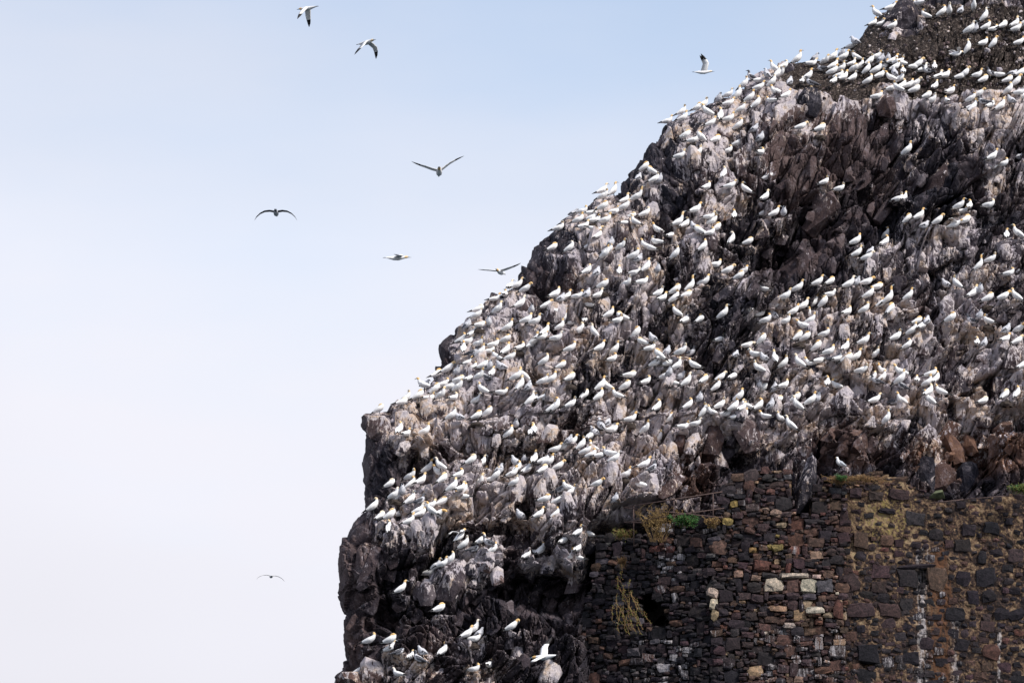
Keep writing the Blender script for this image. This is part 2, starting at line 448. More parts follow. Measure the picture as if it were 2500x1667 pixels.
# ------------------------------------------------------------------ the birds, as counted in the photograph
# origin of each patch, then x,y,pose in patch units of 1/3.92 px.  R/L standing, r/l sitting, B back, F front, S/s asleep,
# P preening, N neck up, D/d head down, W wings lifted, C chick, J dark young bird
PATCHES = [
((1900, 0), "1060 135R,940 190L,905 255r,985 260r,1080 190R,665 450r,740 440C,1360 60l,1410 180l,1570 175R,1635 170F,1745 140C,1870 120F,1990 215R,1825 345R,1885 325C,1985 310R,2050 310r,2150 300S,2265 330R,2345 290R,2290 460R,1840 510R,1950 470R,2075 470P,1685 570W,190 625R,305 640r,345 600C,435 640F,520 600R,615 600R,605 560C,440 690J,520 690R,605 690r,700 640r,750 600L,785 690R,880 640R,920 600R,980 615C,1050 600C,1085 640R,1010 670r,1130 650R,1180 640l,715 720S,510 740R,575 760r,860 720R,935 730R,965 780R,1115 700R,1100 740C,1195 740B,1290 670r,1340 670P,1380 700r,1435 710J,1495 700B,530 830B,620 800B,715 800R,855 830R,1090 800L,1160 790r,1080 880r,1150 900L,1190 880R,1235 870R,1310 860P,1295 920S,935 960r,225 830B,285 790R,315 830J,45 690R,20 760R,65 970R,290 960R,1590 780R,1525 770r,1500 880B,1640 930B,1620 1020B,1730 790R,1790 760P,1900 750r,1960 820S,2045 740J,2120 750d,2230 740C,2190 820S,2290 840P,2210 920R,2300 920r,2340 980R,1420 970S,1460 1020R,1840 1000R,1910 960P,1850 1060r,1875 1090R,2030 1060R,1970 1010J,2130 1080R,2230 1000C,205 1270P,395 1290S,1240 1500R,2045 1560R,2300 1540C,2110 20r"),
((1400, 100), "240 1460R,360 1470R,280 1540R,600 1550N,490 1560r,895 800r,1040 730R,1050 770r,1210 640R,1190 690S,1350 575C,1480 545r,1640 470R,1470 650R,1590 570R,1760 500R,1765 410r,1700 380J,1840 360C,1920 320L,1960 370R,1910 450R,1690 600R,1760 660R,1940 520l,1905 600l,1600 710R,1410 780B,1310 840R,1480 780r,1580 870R,1070 960S,1220 980s,1140 985r,1010 1135r,690 1260S,750 1300s,620 1350C,770 1380R,820 1370C,1475 1085r,1775 1120B,1790 970C,1445 1330B,1270 1450B,1480 1440R,1860 1360N,1835 1550B"),
((1900, 400), "440 205r,580 270r,845 170B,50 510C,2040 60r,1140 370r,1205 380B,1520 420R,1720 460R,1830 460B,1750 490r,1345 560R,1250 580S,1530 600P,1670 640W,1300 680S,2185 740B,2290 725L,735 800R,750 910R,880 880C,1020 810B,1035 730F,1930 1030N,2200 1080r,2270 1060C,370 1190R,500 1180S,670 1210R,740 1180C,830 1190P,490 1280r,180 1250R,55 1330R,865 1310R,320 1400N,1065 1350N,990 1390S,1250 1320R,1700 1210L,1610 1200C,1865 1300B,1930 1250C,650 1480B,820 1450R,140 1470R,65 1540r,300 1560R,2145 1330P,2275 1330L,1650 1540S,1860 1540J,1920 1500C,2010 1540l,1420 1550C,1325 1560S"),
((1300, 400), "380 515C,470 490r,560 500r,565 545r,440 570r,485 630r,590 575r,250 650r,870 470R,775 490r,930 560S,880 600r,980 590l,1550 500R,1390 620N,1460 640R,1540 640C,1600 700s,1680 540r,1710 610R,1770 670S,1205 690L,1320 740B,1200 780l,1640 850R,1380 920R,1080 840L,1130 840d,960 940R,1010 950C,1100 1050R,1200 1050C,1930 550B,1920 780B,2060 800S,2225 520R,2310 530R,1740 1000r,1860 1080P,190 860S,360 860R,550 840R,630 740B,720 860r,700 920R,760 800C,520 1080R,830 1090B,900 1180r,670 1220S,1200 1290R,1240 1340B,1370 1270S,1520 1230N,2220 1230l,210 1310R,270 1330C,200 1440r,320 1330R,420 1300r,520 1290C,220 1430R,550 1380l,730 1500R,810 1530r,870 1530s,280 1550N,1380 1480L,1460 1560B,1830 1500R,2090 1460B,2170 1490R,2230 1530r,2300 1490C,2330 1380r,500 1550B"),
((800, 600), "1745 440B,1810 430R,1890 470P,1595 540r,1400 640S,1625 670R,1840 620R,1950 660C,1890 770R,1340 800C,1450 790D,1540 780C,1420 720R,1725 840R,1390 890B,1270 960R,1330 950r,1300 1050B,1380 1060J,1580 980r,1540 1040r,1620 1120L,1740 1120R,1710 1060B,1840 1010r,1950 1000R,1670 1200C,1340 1150r,1390 1200r,1480 1200R,1550 1190C,1230 1250C,1150 1240P,1010 1260S,1360 1300r,1440 1310R,1240 1340S,1520 1290J,1570 1280B,930 1390L,890 1340C,830 1450r,870 1500S,750 1520R,700 1555S,1090 1380R,1040 1430S,1080 1490R,960 1490r,1170 1380r,1490 1440L,1430 1510r,1800 1310R,1870 1300L,1860 1390B,1930 1390C,1950 1540R"),
((1300, 800), "90 120r,125 100B,20 190R,270 20r,450 90R,350 260R,110 380R,640 250R,790 270R,760 330r,1010 110S,1060 190s,1120 230r,1200 320s,1290 270C,1230 330B,1170 400R,1290 400S,1410 290R,1500 280J,1560 420L,1790 140r,2050 200D,1940 300C,2140 290l,2170 450L,2220 330C,180 550R,360 540S,660 620R,720 620s,910 510S,890 620S,1075 570B,1260 520R,1310 470C,1390 510C,1290 590B,1350 560l,1480 580R,1650 550S,1800 530P,1920 520B,1770 620R,510 700S,190 830R,250 800R,100 730P,20 720r,15 1040B,1200 820B,1490 800R,1600 720C,1980 720R,1790 800R,1660 860R,1840 860r,1720 840l,1930 820R,2000 830B,2090 840R,2170 810R,2050 780l,2290 780C,2240 880l,1930 910R,2020 870r,2210 640N,2170 600C,2320 620C,2340 740S,980 880S,930 910r,1325 920S,1550 950r,1430 980r,640 980C,720 950C,790 1000R,750 1010r,600 1040C,560 1090B,1080 1030R,1200 1120R,200 1220R,290 1200R,370 1150R,350 1120C,480 1180R,580 1180l,500 1240R,560 1250r,640 1250D,100 1330R,150 1320r,780 1310R,1060 1370R,890 1440r,1150 1380J,340 1560l,610 1550P,1050 1560s,20 1320B"),
((1900, 800), "270 40L,200 140S,265 150S,380 240S,560 350B,530 330J,645 250B,740 340R,810 190R,920 320R,1120 150R,1280 90R,1380 40R,60 400R,110 340R,320 380l,380 350D,770 470R,900 510r,940 540J,1000 540R,1170 560R,1190 490L,1180 590J,1440 500R,1430 560r,1520 540B,1900 200B,1975 190C,2160 170B,2180 60C,2340 420B,470 590B,310 760R,370 720C,170 730S,30 740R,910 750R,1180 750L,1100 740J,1440 750L,1440 680B,1775 650B,1950 760S,2180 700S,2290 690B,1050 930R,110 990L"),
((800, 950), "500 245S,690 450B,750 460r,930 440r,1190 310R,1270 310C,1430 310S,1540 280S,1740 480R,1800 380C,1950 470B,1380 740S,960 820R,1080 790L,1080 860L,1110 920S,780 900R,890 940B,800 970R,600 960S,690 1090R,640 1050r,800 1120R,880 1100J,1200 1000R,1290 1040R,1270 980r,1300 1060l,1510 880B,1480 760B,1620 880R,1560 890r,1450 960R,1640 820C,1820 820R,1770 840r,1800 740C,1910 830B,1880 720C,440 1190R,510 1270S,600 1270S,690 1250S,590 1380B,860 1220R,780 1300r,880 1250R,990 1220L,1050 1230D,1090 1140S,1850 1250C,1640 1390R"),
((800, 1267), "1270 230W,1310 300R,1390 320J,1470 260R,1545 260J,1580 350R,1985 370B,2045 360B,2120 340C,2260 260S,1180 450R,1100 460r,1030 510R,870 590R,960 550r,700 730R,1060 920S,390 1220R,590 1220S,590 1290R,680 1300J,790 1370B,870 1370J,910 1310C,1110 1320B,1330 1160R,1410 1110R,1390 1180r,1450 1140C,1760 1090P,300 1510R,370 1520J,680 1510l,1390 1470r,1540 1450B,1910 400S,2330 390r"),
((1300, 1150), "100 330S,240 340P,270 210J,60 470B,790 310C,440 640R,530 630l,430 800B,430 860l"),
]
BIRDS = []
for (ox, oy), txt in PATCHES:
    for tok in txt.split(','):
        xs, ys = tok.split(' ')
        BIRDS.append([ox + float(xs) / 3.92, oy + float(ys[:-1]) / 3.92, ys[-1]])
_rx = random.Random(99)
_src = [b for b in BIRDS]
_n = 0
for _t in range(4000):
    if _n >= 85: break
    b = _src[_rx.randrange(len(_src))]
    x = b[0] + _rx.choice((-.3, 1)) * _rx.uniform(20, 46); y = b[1] + _rx.uniform(-16, 16)
    if x > 2495 or y < 60 or (x > 1400 and y > 1130) or y > 1280: continue
    if any(abs(x - c[0]) < 19 and abs(y - c[1]) < 17 for c in BIRDS): continue
    if 1880 < x < 2230 and 300 < y < 620: continue
    BIRDS.append([x, y, _rx.choice('RrSrRBPlLSCr')]); _n += 1
BIRDS.append([2048.0, 1143.0, 'G'])

# ------------------------------------------------------------------ the cliff
EDGE = np.array([
 (2330, -90), (2215, -20), (2192, 4), (2150, 38), (2112, 78), (2085, 108), (2062, 138), (1990, 150), (1930, 166), (1860, 192), (1800, 226), (1745, 247),
 (1690, 275), (1640, 300), (1612, 316), (1603, 332), (1588, 352), (1572, 374), (1550, 405), (1535, 425), (1512, 450), (1500, 474), (1458, 490),
 (1428, 513), (1394, 534), (1366, 546), (1358, 565), (1318, 590), (1301, 619), (1282, 635), (1271, 660), (1258, 690), (1210, 711), (1198, 740),
 (1165, 766), (1139, 785), (1124, 802), (1118, 824), (1098, 836), (1080, 848), (1076, 866), (1079, 890), (1064, 926), (1044, 943), (1009, 968),
 (958, 1000), (950, 1012), (892, 1018), (890, 1037), (895, 1057), (890, 1103), (887, 1180), (885, 1251), (863, 1275), (841, 1315), (836, 1348),
 (832, 1374), (831, 1425), (841, 1491), (836, 1512), (836, 1573), (843, 1634), (822, 1650), (819, 1668), (812, 1760)], float)

def front_depth(u, v):
    z = (1667 - v) / 50.0
    d = 180.0 + 0.22 * np.minimum(z, 7.5)
    d = d + 0.58 * np.clip(z - 7.5, 0, 19)
    d = d + 0.95 * np.clip(z - 26.5, 0, 20)
    d = d + 3.2 * ss(1410, 1470, u) * ss(1255, 1330, v)          # behind the masonry
    return d
HOLLOWS = [(1325, 1445, 125, 62, 2.6), (2145, 335, 50, 70, 1.0), (1985, 575, 60, 50, 1.0), (2190, 555, 60, 60, 0.9), (1800, 1150, 55, 60, 1.3), (1015, 1150, 60, 70, 1.2), (1250, 1300, 70, 40, 0.9),
           (2400, 1130, 90, 40, 1.0), (1890, 640, 60, 70, 0.8), (930, 1520, 50, 60, 0.8), (1620, 340, 25, 30, 0.6)]
# rows: dense where the skyline runs flat
vv = [-85.0]
ev = np.interp
while vv[-1] < 1745:
    v0 = vv[-1]
    sl = abs(np.interp(v0 + 3, EDGE[:, 1], EDGE[:, 0]) - np.interp(v0, EDGE[:, 1], EDGE[:, 0])) / 3
    vv.append(v0 + min(2.6, max(1.2, 5.0 / max(sl, 0.1))))
VV = np.array(vv)
NC, NB = 740, 14
E0 = np.interp(VV, EDGE[:, 1], EDGE[:, 0])
Es = np.convolve(np.pad(E0, 8, mode='edge'), np.ones(17) / 17, 'valid')
SL = np.clip(np.gradient(Es, VV), -3.5, 0.8)
tau = (np.arange(NC) / (NC - 1)) ** 1.08
U = E0[:, None] + (2640 - E0)[:, None] * tau[None, :]
Vg = np.repeat(VV[:, None], NC, 1)
nrm = np.sqrt(1 + SL ** 2)[:, None]
dist = np.full_like(U, 1e9)
for (ax, ay), (bx_, by_) in zip(EDGE[:-1], EDGE[1:]):
    ll = (bx_ - ax) ** 2 + (by_ - ay) ** 2
    tt = np.clip(((U - ax) * (bx_ - ax) + (Vg - ay) * (by_ - ay)) / ll, 0, 1)
    dist = np.minimum(dist, np.hypot(U - ax - tt * (bx_ - ax), Vg - ay - tt * (by_ - ay)))
dist = dist / 50.0
Rr = (2.2 + 2.6 * ss(1100, 800, VV))[:, None]
q = np.clip(dist / Rr, 0, 1)
D = front_depth(U, Vg) + Rr * (1 - np.sqrt(np.clip(1 - (1 - q) ** 2, 0, 1)))
for (hx, hy, rx, ry, dep) in HOLLOWS:
    rr = np.sqrt(((U - hx) / rx) ** 2 + ((Vg - hy) / ry) ** 2) + 0.25 * fbm(U / 30, Vg / 30, 91, 3)
    D = D + dep * ss(1.05, 0.6, rr)

SOILR = [(2190, 160, 270, 92), (2390, 120, 260, 110), (2060, 210, 150, 42), (2290, 70, 200, 60), (1960, 190, 60, 22)]
soil = np.zeros_like(U)
for (hx, hy, rx, ry) in SOILR:
    rr = ((U - hx) / rx) ** 2 + ((Vg - hy) / ry) ** 2
    soil = np.maximum(soil, ss(1.25, 0.7, rr))
rock_spots = [(2210, 45, 55, 45), (2000, 300, 150, 60), (2170, 245, 50, 40)]
for (hx, hy, rx, ry) in rock_spots:
    rr = ((U - hx) / rx) ** 2 + ((Vg - hy) / ry) ** 2
    soil = soil * ss(0.6, 1.1, rr)

S = U / 50.0; T = -Vg / 50.0
wx = fbm(S * 0.35, T * 0.35, 11, 3) * 1.6
wy = fbm(S * 0.35, T * 0.35, 23, 3) * 1.6
hgt = np.zeros_like(U); tone = np.zeros_like(U)
def layer(L, stretch, ang, amp, tilt, up, crack, seed, warp):
    global hgt
    ca, sa = math.cos(ang), math.sin(ang)
    a = (S + warp * wx) * ca + (T + warp * wy) * sa          # along the long axis
    b = -(S + warp * wx) * sa + (T + warp * wy) * ca
    F1, F2, ia, ib, da, db = worley(a / (L * stretch), b / L, seed)
    da = da * L * stretch; db = db * L
    dxx = da * ca - db * sa; dyy = da * sa + db * ca         # back to right / up
    r0 = h32(ia, ib, np.full_like(ia, seed + 5)); r1 = h32(ia, ib, np.full_like(ia, seed + 6)); r2 = h32(ia, ib, np.full_like(ia, seed + 7))
    off = (r0 - 0.5) * 2 * amp
    tx = (r1 - 0.5) * 2 * tilt; ty = up + (r2 - 0.5) * 2 * tilt
    edge = np.exp(-(F2 - F1) / 0.06)
    return off + tx * dxx + ty * dyy - crack * edge, r0, edge
damp = 1 - 0.8 * soil
h1, t1, e1 = layer(4.2, 1.5, math.radians(58), 0.50, 0.20, 0.08, 0.25, 100, 1.0)
h0, t0, e0 = layer(1.7, 6.0, math.radians(54), 0.16, 0.16, 0.0, 0.34, 150, 0.55)
h2, t2, e2 = layer(1.10, 1.85, math.radians(65), 0.22, 0.42, 0.34, 0.24, 200, 0.7)
h3, t3, e3 = layer(0.46, 2.0, math.radians(72), 0.13, 0.52, 0.46, 0.16, 300, 0.6)
h4, t4, e4 = layer(0.23, 2.0, math.radians(74), 0.075, 0.55, 0.5, 0.06, 400, 0.6)
hgt = (h1 * (1 - 0.88 * soil) + h0 * damp + h2 * damp + h3 * (1 - 0.6 * soil) + h4) + 0.05 * fbm(S * 6, T * 6, 31, 3)
hgt = hgt + 0.22 * np.abs(fbm(S * 0.9, T * 0.9, 41, 3)) 
tone = np.clip(0.45 * t2 + 0.3 * t1 + 0.35 * t3 + 0.1 * t4 - 0.08 * e2, 0, 1)

# ledges worn by the birds, and the lime below them
ledge = np.zeros_like(U); guano = np.zeros_like(U)
for (bx, by, k) in BIRDS:
    i0 = np.searchsorted(VV, by - 14); i1 = np.searchsorted(VV, by + 120)
    uu = U[i0:i1]; dv = VV[i0:i1, None] - by
    wdt = 19.0
    wu = ss(wdt * 1.25, wdt * 0.75, np.abs(uu - bx))
    g = np.where(dv < 0, ss(-4, 0, dv), ss(34, 2, dv))
    ledge[i0:i1] = np.maximum(ledge[i0:i1], wu * g)
    wu2 = np.exp(-((uu - bx) / 23.0) ** 2)
    g2 = np.where(dv < 0, ss(-14, 0, dv), np.exp(-np.clip(dv, 0, 400) / 50.0))
    guano[i0:i1] = guano[i0:i1] + 0.85 * wu2 * g2
guano = 1 - np.exp(-guano * 1.05)
BROWNR = [(2050, 430, 170, 130, .24), (1960, 560, 110, 110, .24), (2110, 300, 120, 60, .3), (2380, 1110, 180, 60, 1.0), (2080, 1090, 130, 60, .6), (1700, 1150, 60, 70, .7), (1400, 830, 40, 50, .5), (1340, 1030, 90, 60, .35), (1500, 1010, 80, 60, .4)]
brown = 0.08 + 0.55 * fbm(S * 0.25, T * 0.25, 61, 3)
for (hx, hy, rx, ry, k) in BROWNR:
    rr = ((U - hx) / rx) ** 2 + ((Vg - hy) / ry) ** 2
    brown = np.maximum(brown, k * ss(1.3, 0.5, rr))
brown = np.clip(brown, 0, 1)
DARKR = [(2050, 420, 190, 130, .30), (940, 1160, 90, 110, .8), (900, 1480, 90, 160, .6), (1330, 1450, 150, 90, .8), (2150, 340, 70, 80, .6), (1560, 370, 60, 60, .5), (1290, 670, 50, 60, .6), (1900, 600, 110, 70, .5), (2330, 470, 130, 70, .35), (1780, 1170, 60, 60, .4), (1000, 1400, 110, 110, .5)]  # patches with less lime; on the left cliffs they also paint in shade
lime_shade = np.full_like(U, 0.40) + 0.85 * fbm(S * 0.22, T * 0.22, 71, 3)
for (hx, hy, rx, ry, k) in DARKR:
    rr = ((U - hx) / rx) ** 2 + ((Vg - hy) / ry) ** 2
    lime_shade = lime_shade - k * ss(1.4, 0.4, rr)
lime_shade = lime_shade - 0.22 * ss(820, 620, Vg) - 0.75 * (1 - q) ** 1.2 * (0.45 + 0.55 * ss(950, 1050, Vg))  # less lime up high; skyline rim darkened for missing lime and painted-in shade
lime_shade = np.clip(lime_shade, 0, 1)
guano = np.clip(guano * 0.92 + lime_shade * 0.50 + 0.30 * (t3 - 0.5) + 0.25 * (t2 - .5), 0, 1)
tone = np.clip(tone + 0.35 * (lime_shade - 0.35), 0, 1)  # rock tone follows, carrying the painted shade into the bare rock
hgt = hgt * (1 - 0.35 * ledge) + 0.42 * ledge * (1 - 0.7 * soil)

hgt = hgt * (1 - (0.62 + 0.26 * ss(960, 1040, Vg)) * (1 - q))
th = 1 - q                                                   # 1 at the skyline, 0 on the open face
nx = (-1 / nrm) * np.ones_like(U); nz = (-SL[:, None] / nrm) * np.ones_like(U)
B = P(U, Vg, D)
dirv = np.stack([nx * th * 0.75, -np.sqrt(np.clip(1 - 0.56 * th ** 2, 0.05, 1)), nz * th * 0.75], -1)
dirv = dirv / np.linalg.norm(dirv, axis=-1, keepdims=True)
G = B + dirv * hgt[..., None]
# the hidden far side, rounding away behind the skyline
back = []
for k in range(NB, 0, -1):
    dy = 0.4 * k + 0.10 * k * k
    sh = 0.02 * dy * dy
    pt = G[:, 0, :].copy()
    pt[:, 1] += dy
    pt[:, 0] -= nx[:, 0] * sh; pt[:, 2] -= nz[:, 0] * sh
    pt[:, 0] += fbm(VV / 60, np.full_like(VV, k * 0.7), 81, 3) * 0.5
    back.append(pt)
BK = np.stack(back, 1)
GG = np.concatenate([BK, G], 1)
nr, ncol = GG.shape[:2]
idx = np.arange(nr * ncol).reshape(nr, ncol)
quads = np.stack([idx[:-1, :-1], idx[1:, :-1], idx[1:, 1:], idx[:-1, 1:]], -1).reshape(-1, 4)
me = mesh_np("cliff", GG.reshape(-1, 3), quads)
def padb(a):
    return np.concatenate([np.repeat(a[:, :1], NB, 1), a], 1)
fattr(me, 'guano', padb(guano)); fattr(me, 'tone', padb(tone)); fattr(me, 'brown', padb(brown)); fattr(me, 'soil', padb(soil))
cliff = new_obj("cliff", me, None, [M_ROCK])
tag(cliff, kind='structure')
qs = idx[:, NB:]
bq = np.stack([qs[:-1, :-1], qs[1:, :-1], qs[1:, 1:], qs[:-1, 1:]], -1).reshape(-1, 4)
BVH = BVHTree.FromPolygons(GG.reshape(-1, 3).tolist(), bq.tolist())
CV = Vector(CAM.tolist())
def hit(u, v):
    d = Vector(ray(u, v).tolist()).normalized()
    h = BVH.ray_cast(CV, d)
    return h[0]
def sample(arr, u, v):
    i = int(np.clip(np.searchsorted(VV, v), 0, len(VV) - 1))
    j = int(np.clip(np.searchsorted(U[i], u), 0, NC - 1))
    return float(arr[i, j])

# ------------------------------------------------------------------ loose and jointed blocks standing out of the face
def rock_hull(seed):
    r = random.Random(seed)
    bm = bmesh.new()
    n = r.randint(5, 7)
    if seed % 2:
        for i in range(13):
            a = r.uniform(0, 6.28); z = r.uniform(-.5, .5)
            k = (.5 if z < 0 else .5 * (1 - .75 * (z / .5) ** 1.5)) * r.uniform(.75, 1.15)
            bm.verts.new((k * math.cos(a) + z * .18, k * math.sin(a), z))
        n = 0
    a0 = r.uniform(0, 6.28)
    for (z, rad) in ((-0.5, 0.40), (-0.1 + r.uniform(-.1, .1), 0.5), (0.34 + r.uniform(-.12, .06), r.uniform(.42, .5)), (0.5, r.uniform(.22, .36))):
        for i in range(n):
            a = a0 + (i + r.uniform(-.4, .4)) * 2 * math.pi / n
            k = rad * r.uniform(.7, 1.2)
            bm.verts.new((k * math.cos(a), k * math.sin(a), z + r.uniform(-.07, .07)))
    g = bmesh.ops.convex_hull(bm, input=bm.verts)
    for v in [v for v in bm.verts if not v.link_faces]:
        bm.verts.remove(v)
    m = bpy.data.meshes.new("rock_block")
    bm.to_mesh(m); bm.free()
    m.materials.append(M_BLOCK)
    return m
HULLS = [rock_hull(500 + i) for i in range(16)]
blocks = []          # (location, scale, euler, colour)
def add_block(u, v, wpx, hpx, lean=0.0, prot=0.15, top=True, tone_=None, gu=None, brn=None, depth=None):
    """v is the top of the block when top, else its centre"""
    cv = v + hpx / 2 if top else v
    h = hit(u, cv)
    if h is None: return
    W = wpx / 50.0; H = hpx / 50.0; Dp = depth or W * 0.8
    loc = Vector(h) + Vector((0, Dp * 0.5 - prot, 0))
    g = sample(guano, u, cv) if gu is None else gu
    t = sample(tone, u, cv) if tone_ is None else tone_
    b = sample(brown, u, cv) if brn is None else brn
    blocks.append((loc, (W, Dp, H), (rng.uniform(-.18, .05), lean, rng.uniform(0, 6.28)), (g, t, b, 0.0), W * H))
rb = random.Random(21)
for i, (bx, by, k) in enumerate(BIRDS):
    if k == 'G' or sample(soil, bx, by) > 0.4: continue
    if rb.random() < 0.26:
        wpx = rb.uniform(26, 46)
        add_block(bx + rb.uniform(-6, 6), by + rb.uniform(1, 6), wpx, wpx * rb.uniform(1.0, 1.9), rb.uniform(-.15, .4), 0.30,
                  gu=min(1, sample(guano, bx, by + 20) * rb.uniform(.7, 1.15)), tone_=rb.random())
tries = 0
placed = []
while len(placed) < 200 and tries < 6000:
    tries += 1
    u = rb.uniform(840, 2490); v = rb.uniform(60, 1650)
    e = np.interp(v, EDGE[:, 1], EDGE[:, 0])
    if u < e + 25 or (u > 1400 and v > 1150) or sample(soil, u, v) > 0.3: continue
    wpx = rb.uniform(20, 38) if rb.random() < .7 else rb.uniform(36, 60)
    if any(abs(u - a) < (wpx + c) * .4 and abs(v - b) < (wpx + c) * .55 for a, b, c in placed): continue
    if any(abs(u - x) < wpx * .5 + 14 and -18 < y - v < wpx * 1.2 for x, y, _ in BIRDS): continue
    placed.append((u, v, wpx))
    add_block(u, v, wpx, wpx * rb.uniform(1.1, 2.2), rb.uniform(0.1, .75), rb.uniform(.05, .28), top=False, tone_=rb.random())
# the ones that stand out singly in the photograph
for (u, v, wp, hp, lean, prot, t_, g_, b_) in [
    (2205, 52, 100, 110, .25, .9, .25, .30, .1), (2165, 262, 50, 60, .3, .6, .4, .35, .6), (1975, 250, 70, 80, .1, .5, .1, .35, .0), (1925, 172, 40, 40, .1, .4, .25, .2, .0),
    (1838, 1070, 130, 105, 1.1, 1.0, .62, .45, .25), (1740, 1070, 60, 90, .2, .6, .5, .3, .5), (1665, 1090, 70, 130, .35, .6, .35, .15, .9), (1755, 1125, 44, 110, -.35, .5, .6, .65, .2),
    (1880, 1120, 70, 60, .4, .5, .6, .6, .2), (1640, 1180, 60, 110, .6, .5, .5, .45, .5), (1958, 1205, 46, 140, .28, 2.9, .2, .36, .0),
    (1480, 235 + 80, 60, 100, .1, .1, .3, .5, .0), (1632, 345, 44, 90, .05, .4, .5, .72, .2), (1480 + 110, 520, 70, 70, .2, .4, .6, .75, .2),
    (925, 1045, 66, 60, .1, .6, .6, .62, .3), (1345, 1055, 50, 70, .15, .4, .6, .85, .5), (1315, 840 + 205, 40, 60, .15, .4, .6, .8, .5),
    (1105, 1420, 75, 110, .25, .6, .55, .55, .05), (1215, 1405, 40, 50, -.3, .5, .6, .9, .5), (1185, 1380, 50, 40, .3, .5, .6, .8, .5),
    (1265, 1600, 44, 90, .05, .7, .6, .9, .4), (1055, 1645, 90, 80, .3, .5, .6, .75, .5), (1340, 1645, 60, 60, .4, .6, .55, .8, .1), (905, 1640, 70, 60, .2, .5, .6, .7, .4),
    (860, 1660, 80, 60, .3, .6, .6, .6, .6), (2290, 1165, 96, 84, .75, .4, .45, .18, .8), (2260, 1165, 60, 110, .1, .6, .05, .05, .0), (2360, 1170, 70, 90, .2, .4, .1, .15, .0),
    (2330, 1100, 44, 80, -.25, .4, .65, .1, 1.0), (2370, 1085, 44, 80, -.25, .4, .7, .1, 1.0), (2430, 1090, 48, 70, -.3, .3, .65, .35, .8), (2100, 1080, 40, 74, .35, .3, .5, .35, .7),
    (2060, 1090, 40, 80, .2, .5, .35, .1, .8), (2455, 1050, 60, 60, .2, .5, .6, .4, .8), (2110, 430, 64, 110, .6, .3, .35, .25, .35), (2010, 520, 60, 120, .65, .3, .45, .2, .4),
    (1960, 640, 60, 130, .7, .4, .35, .2, .4), (2200, 420, 70, 110, .6, .5, .15, .2, .2), (2290, 440, 60, 110, .5, .4, .3, .35, .4), (1990, 900, 60, 90, .5, .4, .1, .25, .1),
    (2130, 960, 60, 70, .5, .4, .3, .5, .1), (2340, 930, 110, 80, .4, .4, .3, .35, .1), (2480, 860, 60, 110, .2, .4, .5, .6, .2)]:
    add_block(u, v, wp, hp, lean, prot, False, t_, g_, b_, depth=max(wp, hp) / 50.0 * .7)
for _ in range(900):
    u = rb.uniform(1960, 2500); v = rb.uniform(10, 300)
    if sample(soil, u, v) < .6 or len(blocks) > 700: continue
    wpx = rb.uniform(6, 15)
    add_block(u, v, wpx, wpx * rb.uniform(.6, 1.1), rb.uniform(-.6, .6), wpx / 50 * rb.uniform(.3, .6), False, rb.random(), rb.uniform(0, .75), .3, depth=wpx / 50)
blocks.sort(key=lambda b: -b[4])
nbk = random.Random(3)
rest_v, rest_f, rest_attr = [], [], []
def join_into(store_v, store_f, m, mat):
    base = sum(len(a) for a in store_v)
    V = np.array([tuple(mat @ v.co) for v in m.vertices])
    store_v.append(V)
    for p in m.polygons:
        store_f.append([base + i for i in p.vertices])
    return len(V)
for i, (loc, sc, eu, colr, _) in enumerate(blocks):
    m = HULLS[nbk.randrange(len(HULLS))]
    # lean acts on the finished, scaled block: spin first, then scale, then lean
    if i < 300:
        o = bpy.data.objects.new("rock_block", m)
        o.matrix_world = Matrix.Translation(loc) @ Matrix.Rotation(eu[1], 4, 'Y') @ Matrix.Rotation(eu[0], 4, 'X') @ Matrix.Diagonal((*sc, 1))
        o.color = colr
        COL.objects.link(o)
        o.parent = cliff
    else:
        mt = Matrix.Translation(loc) @ Matrix.Rotation(eu[1], 4, 'Y') @ Matrix.Rotation(eu[0], 4, 'X') @ Matrix.Diagonal((*sc, 1))
        n = join_into(rest_v, rest_f, m, mt)
        rest_attr += [colr] * n
if rest_v:
    m = bpy.data.meshes.new("rock_blocks_small")
    m.from_pydata(np.concatenate(rest_v).tolist(), [], rest_f)
    ra = np.array(rest_attr)
    for j, k in enumerate(('guano', 'tone', 'brown', 'soil')):
        fattr(m, k, ra[:, j])
    o = new_obj("small_rock_block", m, cliff, [M_ROCK])
    tag(o, kind='stuff')

# ------------------------------------------------------------------ ruined masonry at the foot of the cliff
def stone_mesh(seed, boxy):
    r = random.Random(seed)
    bm = bmesh.new()
    bmesh.ops.create_cube(bm, size=2.0)
    bmesh.ops.subdivide_edges(bm, edges=bm.edges[:], cuts=1, use_grid_fill=True)
    e = boxy
    for v in bm.verts:
        x, y, z = v.co
        n = (abs(x) ** e + abs(y) ** e + abs(z) ** e) ** (1 / e)
        v.co = Vector((x, y, z)) / n * 0.56
        v.co += Vector((r.uniform(-.12, .12), r.uniform(-.08, .08), r.uniform(-.13, .13)))
    m = bpy.data.meshes.new("stone")
    bm.to_mesh(m); bm.free()
    m.materials.append(M_STONE)
    return m
STONES = [stone_mesh(900 + i, [3.5, 5.0, 8.0, 4.0][i % 4]) for i in range(16)]
def inside(poly, u, v):
    c = False; j = len(poly) - 1
    for i in range(len(poly)):
        xi, yi = poly[i]; xj, yj = poly[j]
        if (yi > v) != (yj > v) and u < (xj - xi) * (v - yi) / (yj - yi) + xi: c = not c
        j = i
    return c
